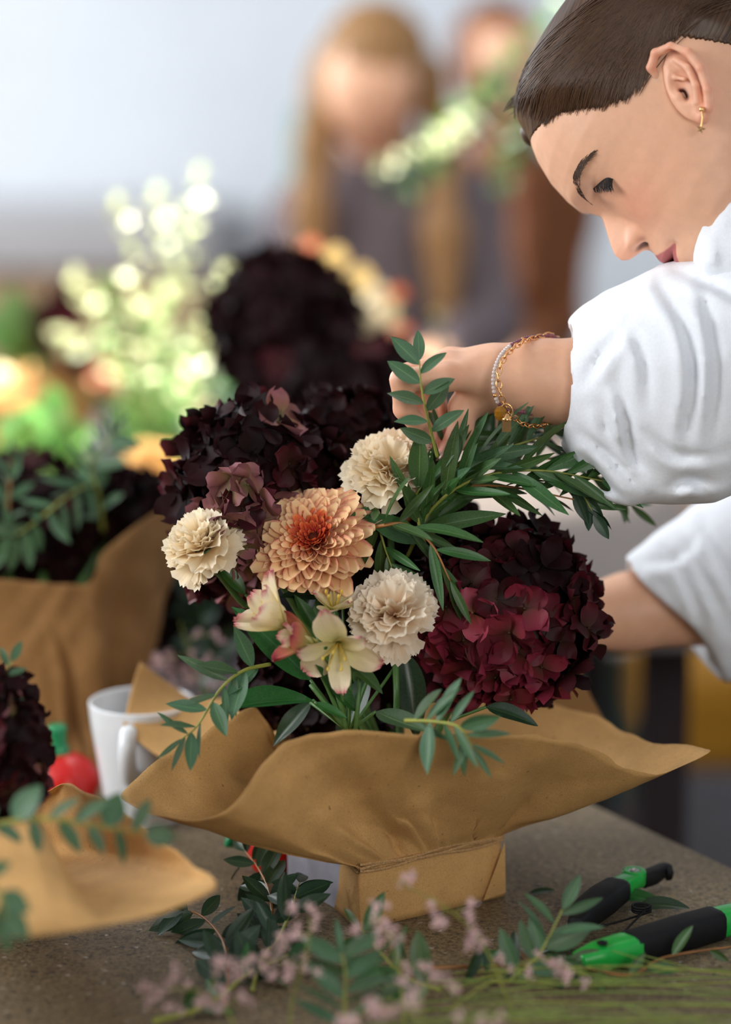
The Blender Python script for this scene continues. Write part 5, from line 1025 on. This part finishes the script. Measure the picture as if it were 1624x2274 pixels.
# statice: thin stalks with tiny pale mauve blossoms
bl = []
for k in range(3):
    g = random.Random(k); ms = []
    for i in range(9):
        p = np.array([g.gauss(0, 1), g.gauss(0, 1), g.gauss(0, 1)]) * .30
        for q in range(4):
            d = nrm([g.gauss(0, 1) for _ in range(3)]); o = nrm(np.cross(d, [g.gauss(0, 1) for _ in range(3)])); ms.append(([p, p + d * .30 + o * .16, p + d * .42, p + d * .30 - o * .16], [(0, 1, 2, 3)]))
    v, f = join(*ms); bl.append(make_mesh('blossom', v, f, MAT['statice'], smooth=False))
def statice(label, W, clusters, seed, spread=.011, scale=.0050, sm='stem'):
    g = random.Random(seed); C = catmull(W, 30); r = thing('statice_sprig', label, 'statice', C[0], 'pale mauve statice sprigs'); part('stem', *tube(C, np.linspace(.0009, .0004, 30), 5), MAT[sm], r)
    for i, (cx, cn) in enumerate(clusters):
        c = C[int(cx * 29)] if not isinstance(cx, tuple) else P(*cx); a = C[min(29, int(g.random() * 29))] if isinstance(cx, tuple) else c
        if isinstance(cx, tuple): a = C[int(np.argmin(np.linalg.norm(C - c, axis=1)))]; part('twig', *tube(catmull([a, (a + c) / 2 + np.array([0, 0, .003]), c], 6), .0004, 4), MAT[sm], r)
        for j in range(int(cn * .6 + .5)):
            p = c + np.array([g.gauss(0, 1), g.gauss(0, 1), g.gauss(0, .6)]) * spread * .5; place('blossom', bl[j % 3], r, M4(frame(nrm([g.gauss(0, 1) for _ in range(3)])), p - np.array(r.location), scale * g.uniform(.8, 1.3)))
pw_ = lambda *q: np.array([P(*a) for a in q])
statice('statice sprig rising diagonally before the right side of the flower box', pw_((1140, 2250, 1.74), (1080, 2110, 1.73), (1010, 2030, 1.72), (880, 1955, 1.71)), [((900, 1965, 1.71), 7), ((960, 2000, 1.715), 4), ((985, 2035, 1.72), 7), ((1030, 2020, 1.72), 5), ((1060, 2075, 1.725), 8), ((1075, 2110, 1.73), 5)], 71)
statice('statice cluster directly before the front corner of the flower box', pw_((900, 2300, 1.70), (890, 2180, 1.70), (870, 2090, 1.70), (830, 2040, 1.70)), [((850, 2040, 1.70), 16), ((880, 2080, 1.70), 10), ((900, 2140, 1.70), 7), ((930, 2150, 1.70), 5)], 72, .015)
statice('statice sprig in the middle foreground beside the dark twigs', pw_((640, 2320, 1.70), (650, 2220, 1.70), (680, 2120, 1.70), (690, 2060, 1.70)), [((690, 2040, 1.70), 9), ((660, 2080, 1.70), 9), ((580, 2130, 1.70), 13), ((630, 2140, 1.70), 8), ((680, 2150, 1.70), 8)], 73, .014)
statice('statice sprig lying at the bottom left of the table', pw_((540, 2330, 1.66), (500, 2240, 1.665), (440, 2200, 1.67), (340, 2195, 1.67)), [((345, 2200, 1.67), 12), ((380, 2180, 1.67), 8), ((470, 2215, 1.67), 12), ((490, 2150, 1.67), 13), ((545, 2210, 1.67), 9), ((440, 2235, 1.66), 7)], 74, .014)
statice('statice sprig crossing the low twig before the secateurs', pw_((1000, 2240, 1.74), (1090, 2180, 1.74), (1200, 2130, 1.74), (1310, 2170, 1.74)), [((1115, 2130, 1.74), 4), ((1220, 2130, 1.74), 6), ((1250, 2155, 1.74), 7), ((1290, 2170, 1.74), 6), ((1170, 2160, 1.74), 3)], 75, .010)
statice('statice blossoms very close at the bottom centre of the picture', pw_((980, 2400, 1.60), (960, 2300, 1.60), (900, 2240, 1.60), (840, 2230, 1.60)), [((850, 2240, 1.60), 12), ((900, 2220, 1.60), 10), ((1110, 2260, 1.60), 8), ((960, 2180, 1.62), 7), ((790, 2260, 1.60), 8)], 76, .015)
statice('blurred mauve statice behind the mug and the left paper ear', pw_((480, 1620, 2.28), (450, 1530, 2.28), (420, 1450, 2.28), (400, 1380, 2.28)), [((350, 1480, 2.28), 12), ((430, 1470, 2.28), 14), ((400, 1510, 2.28), 10), ((460, 1500, 2.28), 10), ((470, 1410, 2.28), 6)], 77, .02, .006)
g = random.Random(80)
for k in range(12):
    y0 = 2150 + k * 12; x1 = 1660 + g.uniform(-30, 60); x0 = 780 + g.uniform(0, 420); h = g.uniform(.003, .02); W = np.array([Tp(x1, y0 + g.uniform(-10, 16), h), Tp(x1 * .65 + x0 * .35, y0 + g.uniform(-14, 14), h + .006), Tp(x1 * .3 + x0 * .7, y0 + g.uniform(-16, 16), h + .005), Tp(x0, y0 + g.uniform(-5, 40), h * .5)])
    r = thing('grass_stalk', 'thin yellow-green stalk lying along the bottom right of the table', 'stalk', W[0], 'thin stalks lying at the front right'); C = catmull(W, 24); part('stem', *tube(C, .0007, 5), MAT['stemlite' if k % 3 else 'stem'], r)
    for j in range(5): q = g.randrange(2, 22); t = nrm(C[q + 1] - C[q]); s = nrm(np.cross(t, [0, 0, 1])) * g.choice((-1, 1)); part('twig', *tube(catmull([C[q], C[q] + t * .018 + s * .006 + np.array([0, 0, .003]), C[q] + t * .035 + s * .016 + np.array([0, 0, .004])], 6), .0004, 4), MAT['stemlite'], r)

# ================================================================ background: second table
def rose(label, c, rad, mat, seed, nv=None, group='blurred roses', name='rose'):
    c = np.array(c); nv = nrm(nv if nv is not None else -FWD + UPV * .8); r = thing(name, label, 'flower', c, group); R = frame(nv); g = random.Random(seed)
    for i in range(22):
        f = (i + .5) / 22; az = i * 2.4; el = math.radians(6 + 62 * f); d = np.array([math.sin(el) * math.cos(az), math.sin(el) * math.sin(az), math.cos(el)]); up = nrm(np.array([0, 0, 1]) - d * d[2]); L = np.stack([d, np.cross(up, d), up], 1)
        place('petal', pm('rose%d' % (i % 2), HS[i % 2], mat), r, M4(R @ L, -nv * rad * .4, rad * (.9 + .3 * f)))
    part('stem', *tube(catmull([c - nv * rad * .4, c - nv * rad + np.array([0, 0, -.04]), np.array([c[0] + .01, c[1] + .03, TZ])], 6), .003, 6), MAT['stemgreen'], r)
    return r
MAT['peach'] = petal_mat('peach_rose_petal', [(0, (.75, .35, .15, 1)), (1, (.85, .42, .28, 1))], rough=.4, rand=.3); MAT['yel'] = petal_mat('yellow_cream_petal', [(0, (.8, .6, .2, 1)), (1, (.88, .74, .42, 1))], rough=.4, rand=.3)
MAT['creamr'] = petal_mat('cream_rose_petal', [(0, (.7, .6, .4, 1)), (1, (.82, .74, .58, 1))], rough=.4, rand=.2); MAT['orange'] = petal_mat('orange_petal', [(0, (.7, .2, .05, 1)), (1, (.8, .32, .14, 1))], rough=.4, rand=.3)
for k, (a, m, s, lb) in enumerate([((690, 548, 3.15), 'peach', .011, 'tiny peach flower topmost behind the big dark hydrangea'), ((745, 577, 3.15), 'yel', .017, 'pale yellow rose behind the dark hydrangea, second from the top'), ((800, 625, 3.15), 'yel', .020, 'bright yellow-cream rose between the peach ones behind the dark hydrangea'), ((886, 655, 3.15), 'orange', .013, 'orange-peach rose right of the bright cream rose'),
        ((895, 738, 3.15), 'peach', .013, 'dusky peach rose lowest on the right of the cluster'), ((828, 700, 3.2), 'creamr', .040, 'large blurred cream rose right of the dark hydrangea'), ((455, 930, 3.1), 'creamr', .022, 'blurred cream flower just left of the maroon head'), ((245, 843, 3.3), 'peach', .026, 'blurred peach rose under the variegated bush'), ((20, 1000, 3.0), 'orange', .026, 'blurred coral flower at the left edge above the upright wrap'), ((70, 1022, 3.0), 'orange', .018, 'small coral flower right of the one at the left edge'), ((395, 1010, 3.2), 'peach', .030, 'dusty peach flower low between white pots and dark hydrangea'), ((975, 700, 3.2), 'yel', .010, 'small green-yellow bud behind the hand')]): rose(lb, P(*a), s, m, 90 + k)
hydrangea('big round near-black hydrangea head blurred behind the bouquet', P(628, 722, 2.72), (.072, .065, .074), lambda d, g: 'hdark', 101, VD, n=150, size=.018, detail=False, stem_to=P(650, 1150, 2.75), cap=75)
hydrangea('lower dark hydrangea in the shade left of the hand', P(760, 890, 2.68), (.085, .06, .066), lambda d, g: 'hdark' if g.random() < .8 else 'hwine', 102, VD, n=130, size=.018, detail=False, stem_to=P(700, 1200, 2.75), cap=75)
hydrangea('small wine-coloured hydrangea blurred at the left behind the variegated bush', P(130, 715, 3.45), (.030, .03, .032), lambda d, g: 'hwine', 103, VD, n=30, size=.02, detail=False, stem_to=P(200, 900, 3.5))
hydrangea('second wine-coloured hydrangea low in the variegated bush', P(185, 765, 3.4), (.032, .03, .028), lambda d, g: 'hwine', 104, VD, n=30, size=.02, detail=False, stem_to=P(230, 900, 3.5))
bp = Tp(690, 1200); r = thing('vase', 'dark vase holding the blurred hydrangeas on the second table', 'vase', (P(690, 1180, 2.78)[0], P(690, 1180, 2.78)[1], TZ)); zb = np.array(r.location); part('body', *lathe([(.001, 0), (.05, 0), (.06, .05), (.05, .11), (.04, .15), (.045, .17), (.035, .17), (.03, .1), (.001, .02)], 28, zb), MAT['blackp'], r)
# pots on the second table
def onB(px, py, h=0): return Tp(px, py, h)
mug('white pot left of a pair on the far table, blurred', Tp(188, 1015), .080, .040, .056, -FWD, 'pot', 'white pots on the second table', False, 'pot')
mug('smaller white pot right of a pair on the far table, blurred', Tp(295, 975), .060, .034, .042, -FWD, 'pot', 'white pots on the second table', False, 'pot')
mug('glass-like grey pot on the far table beside the maroon flower head', Tp(395, 1010), .05, .03, .04, -FWD, 'pot', 'white pots on the second table', False, 'pot')
root_b = P(330, 960, 3.25)
BUSH = [((330, 960), (340, 800), (400, 600), (440, 395)), ((330, 960), (300, 780), (300, 620), (265, 460)), ((330, 960), (380, 800), (470, 700), (500, 610)), ((330, 960), (260, 840), (210, 700), (175, 620)), ((330, 960), (330, 820), (360, 640), (350, 440)), ((330, 960), (400, 880), (440, 800), (470, 740)), ((330, 960), (270, 860), (190, 770), (135, 745)), ((330, 960), (360, 900), (410, 850), (440, 835)), ((330, 960), (300, 860), (250, 760), (230, 640)), ((330, 960), (350, 880), (390, 740), (420, 520))]
WHERE = ['tallest, reaching over the wall', 'leaning left at the top', 'ending beside the black hydrangea', 'spreading to the upper left', 'in the middle of the bush', 'low on the right', 'farthest down to the left', 'short, at the lower centre', 'between the left ones', 'just left of the tallest']
for k, q in enumerate(BUSH):
    W = np.array([P(a, b, 3.15 + .03 * k - (.12 * (k % 3))) for a, b in q]); W[0] = root_b; branch('blurred variegated branch, ' + WHERE[k], W, 15, .022, ['round', 'oval'], 'leafcream' if k not in (7, 8) else 'leafmid', 'stemlite', 110 + k, group='variegated branches on the second table', name='variegated_branch', cat='foliage', taper=.1, ang=(40, 85), flat=.5, start=.25)
for k in range(6):
    a = [(300, 900), (200, 800), (420, 820), (480, 860), (360, 700), (260, 720)][k]; lb = 'blurred dark green spray, ' + ['low at the centre of the bush', 'at the left under the bush', 'near the black hydrangea', 'beside the maroon head', 'in the middle of the bush', 'behind the left branches'][k]
    branch(lb, np.array([P(330, 1000, 3.4), P((330 + a[0]) / 2, (1000 + a[1]) / 2, 3.42), P(a[0], a[1], 3.42)]), 20, .045, ['oval', 'broad'], 'euc' if k % 2 else 'leafmid', 'stemlite', 130 + k, group='dark sprays in the bush', name='green_spray', cat='foliage', taper=.1, ang=(30, 90), flat=.4)
for k, (a, d) in enumerate([((20, 720), 3.5), ((60, 760), 3.5), ((40, 1000), 2.9), ((110, 950), 3.0), ((130, 990), 2.9), ((470, 1000), 3.0), ((360, 960), 3.2)]):
    lb = 'soft green leaf tuft, ' + ['at the left edge above the kraft cone', 'right of the tuft at the left edge', 'left edge behind the upright wrap', 'under the yellow paper cone', 'just left of the white pot', 'left behind the maroon hydrangea', 'between the white pots'][k]
    branch(lb, np.array([P(a[0], a[1] + 90, d), P(a[0] - 5, a[1] + 30, d), P(a[0], a[1] - 20, d)]), 16, .050, ['round', 'oval'], 'leafmid', 'stemlite', 150 + k, group='soft green tufts', name='leaf_tuft', cat='foliage', taper=.1, ang=(30, 90), flat=.4)
def cone(label, c, R0, h, mat, tilt, d):
    r = thing('paper_cone', label, 'paper wrap', c - nrm(tilt) * h * .9, 'kraft paper cones'); V = []; n = 40
    for j in range(12):
        for i in range(n): a = 2 * math.pi * i / n; q = .3 + .7 * j / 11; V.append((R0 * q * math.cos(a), R0 * q * math.sin(a), h * (j / 11) * (1 + .12 * math.cos(3 * a) * (j / 11))))
    V = np.array(V); V = V + V * (crumple(V, 30, .05, d)[:, None]); o = part('paper', V @ frame(tilt).T + np.array(r.location), grid_faces(n, 12, True), MAT[mat], r); m = o.modifiers.new('thickness', 'SOLIDIFY'); m.thickness = .0006
cone('orange-brown kraft cone blurred on the left of the second table', P(120, 850, 3.5), .085, .14, 'kraft', (0.15, -.1, 1), 3); cone('pale yellow paper cone catching the light at the left edge', P(25, 850, 3.3), .030, .09, 'yellowp', (-.1, 0, 1), 4)
cone('brown paper cone cropped at the far left of the second table', P(-60, 900, 3.2), .08, .16, 'kraft', (-.2, -.1, 1), 5); cone('crumpled kraft cone behind the maroon flower head on the left', P(400, 1090, 2.95), .085, .12, 'kraft', (0.1, -.2, 1), 6)

# ================================================================ people in the background
def bg_person(label, headpos, fwd, up, shoulders, hair, skin, cloth, hips, arms, hairfall, seed, shawl=None):
    fwd = nrm(fwd); up = nrm(np.array(up) - np.dot(up, fwd) * fwd); lf = np.cross(up, fwd); R = np.stack([fwd, lf, up], 1); T = np.array(headpos); r = thing('person', label, 'person', (hips[0], hips[1], 0))
    V, F, C = face_mesh(110, 110); Vw = toW(V, R, T); s0, s1 = [np.array(q) for q in shoulders]; mid = (s0 + s1) / 2
    A = [(s0, arms[0][0], .042, .036), (arms[0][0], arms[0][1], .036, .024), (s1, arms[1][0], .042, .036), (arms[1][0], arms[1][1], .036, .024)]
    def fn(p):
        d = sd_cap(p, toW((-2.5, 0, 0), R, T), mid, .052, .058); d = smin(d, sd_cap(p, s0, s1, .055, .055), .05); d = smin(d, sd_cap(p, mid, hips, .10, .12), .06)
        for a, b, ra, rb in A: d = smin(d, sd_cap(p, np.array(a), np.array(b), ra, rb), .02)
        return d
    al = np.vstack([s0, s1, hips, T, arms[0][0], arms[0][1], arms[1][0], arms[1][1]]); B = surf(fn, al.min(0) - .17, al.max(0) + .17, .013); parts_ = [(Vw, F), (B[0], B[1].tolist())]; cols = [C, np.tile([.80, .46, .30], (len(B[0]), 1))]
    for k in range(2):
        w = np.array(arms[k][1]); dd = nrm(w - np.array(arms[k][0])); sd = nrm(np.cross(dd, UPV)) ; dn = -UPV; mcs = [w + dd * .085 + sd * (.03 - .02 * j) for j in range(4)]; fs = [[(m, .009), (m + dd * .030 + dn * .006, .0085), (m + dd * .040 + dn * .030, .0075), (m + dd * .030 + dn * .048, .0068)] for m in mcs]; t_ = [(w + sd * .02, .013), (w + dd * .04 + sd * .045 + dn * .01, .011), (w + dd * .075 + sd * .05 + dn * .02, .0095), (w + dd * .09 + sd * .04 + dn * .035, .0085)]
        hv_, hf_ = surf(hand_sdf(w, mcs, fs, t_, [(w - dd * .05, w, .025, .022)]), w - .16, w + .16, .0032); parts_.append((hv_, hf_.tolist())); cols.append(np.tile([.80, .46, .30], (len(hv_), 1)))
    lg = legs(np.array(hips), (0, -1, 0), .1); parts_.append((lg[0], lg[1].tolist())); cols.append(np.tile([.80, .46, .30], (len(lg[0]), 1)))
    v, f = join(*parts_); part('body', v, f, MAT['skin'], r, col=np.vstack(cols))
    def hfn(p):
        q = (p - T) @ R * 100; d = sd_ell(q, (-1.2, 0, 4.2), (9.6, 8.6, 10.2)) / 100; d = smax(d, -sd_ell(q, (9.8, 0, -5.2), (6.4, 5.2, 7.2)) / 100, .012)
        for path, ra, rb in hairfall:
            for a, b in zip(path[:-1], path[1:]): d = smin(d, sd_cap(p, np.array(a), np.array(b), ra, rb), .03)
        return d + .0025 * np.sin(p[:, 0] * 260 + 2 * np.sin(p[:, 2] * 14)) + .002 * np.sin(p[:, 1] * 230)
    hp = np.vstack([T] + [np.array(x) for q in hairfall for x in q[0]]); hv_, hf_ = surf(hfn, hp.min(0) - .17, hp.max(0) + .17, .006); u = np.stack([hv_[:, 2] * .8, hv_[:, 0] * 2.2 + hv_[:, 1] * 1.3, 0 * hv_[:, 0]], 1); part('hair', hv_, hf_.tolist(), MAT[hair], r, col=u)
    def cfn(p):
        d = sd_cap(p, s0, s1, .074, .074); d = smin(d, sd_cap(p, mid, np.array(hips), .135, .15), .06)
        for k in range(2): d = smin(d, sd_cap(p, [s0, s1][k], np.array(arms[k][0]), .062, .052), .03); d = smin(d, sd_cap(p, np.array(arms[k][0]), np.array(arms[k][1]) * .8 + np.array(arms[k][0]) * .2, .052, .040), .02)
        return d + folds(p, .007, seed)
    c_ = surf(cfn, al.min(0) - .18, al.max(0) + .18, .011); part('knit_top', surf_smooth(*c_), c_[1].tolist(), MAT[cloth], r); trousers(np.array(hips) - np.array([0, 0, .03]), (0, -1, 0), MAT['navy'], r)
    if shawl:
        def sfn(p): d = sd_cap(p, np.array(shawl[0]), np.array(shawl[1]), shawl[2], shawl[3]); return d + folds(p, .008, seed + 1)
        a_, b_ = np.array(shawl[0]), np.array(shawl[1]); q = surf(sfn, np.minimum(a_, b_) - .14, np.maximum(a_, b_) + .14, .010); part('shawl', q[0], q[1].tolist(), MAT[shawl[4]], r)
    return r
MAT['lilac'] = simple('lilac_grey_knit', (.15, .115, .125, 1), .9, 300, .2); MAT['rust'] = simple('rust_brown_knit', (.20, .062, .016, 1), .9, 300, .25); MAT['teal'] = simple('sage_teal_cloth', (.20, .33, .30, 1), .9, 200, .15)
Dp = 4.05
bg_person('blurred woman with long honey-blond hair looking down at the back of the room', P(828, 185, Dp), (-.16, -.50, -.86), (0.05, -.8, .6), (P(690, 500, 4.15), P(1030, 470, 4.2)), 'hairblond', 'skin', 'lilac', P(870, 1060, 4.25), ((P(660, 760, 4.05), P(800, 830, 3.85)), (P(1090, 720, 4.1), P(960, 800, 3.85))),
    [([P(725, 150, Dp), P(700, 330, Dp - .02), P(690, 470, Dp - .03), P(700, 590, Dp - .03)], .030, .024), ([P(950, 170, Dp + .02), P(985, 330, Dp), P(985, 520, Dp - .03), P(990, 690, Dp - .03)], .034, .022), ([P(770, 400, Dp + .06), P(790, 560, Dp + .04)], .03, .02)], 5, (P(665, 260, 4.3), P(660, 560, 4.3), .02, .035, 'teal'))
bg_person('blurred auburn-haired person half hidden behind the honey-blond woman', P(1105, 175, 4.75), (.3, -.75, -.35), (0, -.2, 1), (P(1010, 470, 4.85), P(1240, 470, 4.9)), 'hairauburn', 'skin', 'rust', P(1110, 1050, 4.9), ((P(1000, 720, 4.8), P(1060, 820, 4.7)), (P(1235, 720, 4.8), P(1170, 800, 4.6))),
    [([P(1075, 200, 4.74), P(1100, 430, 4.70), P(1110, 640, 4.70)], .03, .028), ([P(1150, 170, 4.76), P(1170, 400, 4.68), P(1165, 640, 4.66)], .034, .034)], 6)
hb = [(905, 470, 3.55), (960, 370, 3.5), (1010, 260, 3.45), (1110, 160, 3.45), (1190, 60, 3.45), (1250, -30, 3.5)]
branch('light green leafy branch held up diagonally by the honey-blond woman', hb, 30, .026, ['round', 'oval'], 'leafmid', 'stemgreen', 171, ang=(40, 90), flat=.4, taper=.1, name='leafy_branch', cat='foliage', group='branches held in the background')
branch('dark green trailing part of the leafy branch in front of the blond hair', [(1160, 120, 3.5), (1060, 250, 3.5), (960, 330, 3.48), (870, 410, 3.46)], 60, .036, ['oval', 'oval2'], 'eucdark', 'stemgreen', 172, ang=(40, 90), flat=.4, taper=.1, name='leafy_branch', cat='foliage', group='branches held in the background')
branch('added pale leaves standing for bright glints at the middle of the held branch', [(1070, 230, 3.4), (1010, 290, 3.4), (950, 330, 3.4), (850, 375, 3.4)], 20, .020, ['round'], 'leafcream', 'stemgreen', 173, ang=(50, 90), flat=.5, taper=.1, name='leafy_branch', cat='foliage', group='branches held in the background')  # pale leaf colour stands for points of light on the held branch
branch('dark green tip hanging right of the held branch', [(1180, 190, 3.5), (1150, 300, 3.5), (1120, 400, 3.5)], 26, .036, ['oval', 'oval2'], 'euc', 'stemgreen', 174, ang=(40, 90), flat=.4, taper=.1, name='leafy_branch', cat='foliage', group='branches held in the background')
# ---- right background
MAT['mustard'] = simple('mustard_fabric', (.70, .32, .02, 1), .8, 200, .15)
c = P(1665, 1500, 4.2); r = thing('stool', 'low stool with mustard yellow cushion blurred at the right edge below the sleeve', 'stool', (c[0], c[1], 0)); v, f = box((c[0], c[1], .28), (.36, .36, .15)); o = part('cushion', v, f, MAT['mustard'], r, smooth=False); o.modifiers.new('b', 'BEVEL').width = .03
for sx in (-1, 1):
    for sy in (-1, 1): part('leg', *tube(np.array([[c[0] + sx * .14, c[1] + sy * .14, .21], [c[0] + sx * .15, c[1] + sy * .15, .0]]), .014, 8), MAT['wood'], r)
c = P(1345, 1490, 4.6); r = thing('bucket', 'pale grey-green bucket on the floor behind the second sleeve', 'bucket', (c[0], c[1], 0)); part('body', *lathe([(.001, .002), (.10, .002), (.13, .30), (.135, .30), (.125, .295), (.095, .01), (.001, .01)], 32, (c[0], c[1], 0)), MAT['teal'], r); part('rim', *lathe([(.128, .29), (.138, .29), (.138, .305), (.128, .305), (.128, .29)], 32, (c[0], c[1], 0)), MAT['china'], r)
def stand(label, px, py0, py1, d, w, m, name):
    a = P(px, py1, d); b = P(px, py0, d); r = thing(name, label, name.replace('_', ' '), (a[0], a[1], 0)); v, f = box((a[0], a[1], b[2] / 2 + .01), (w, .25, b[2] - .02)); o = part('body', v, f, MAT[m], r, smooth=False); o.modifiers.new('b', 'BEVEL').width = .02
    v, f = box((a[0], a[1], b[2] + .005), (w + .02, .27, .025)); part('top', v, f, MAT['blackp'], r, smooth=False)
stand('dark narrow cabinet blurred in front of the white wall, left of the sleeve', 1222, 425, 1000, 5.4, .085, 'navy', 'tall_cabinet')
c = P(1440, 1125, 3.6); r = thing('bowl', 'red bowl blurred between the two white sleeves', 'bowl', (c[0], c[1], c[2] - .03)); part('body', *lathe([(.001, 0), (.03, 0), (.055, .03), (.052, .03), (.028, .005), (.001, .005)], 28, r.location), MAT['redp'], r)
cc = P(1470, 1160, 3.75); r = thing('side_table', 'low beige table carrying the red bowl, between the sleeves', 'table', (cc[0], cc[1], 0)); zt2 = c[2] - .03; v, f = box((cc[0], cc[1], zt2 - .02), (.46, .50, .04)); part('tabletop', v, f, MAT['wood'], r, smooth=False)
for sx in (-1, 1):
    for sy in (-1, 1): v, f = box((cc[0] + sx * .2, cc[1] + sy * .22, (zt2 - .04) / 2), (.03, .03, zt2 - .04)); part('leg', v, f, MAT['boxwhite'], r, smooth=False)
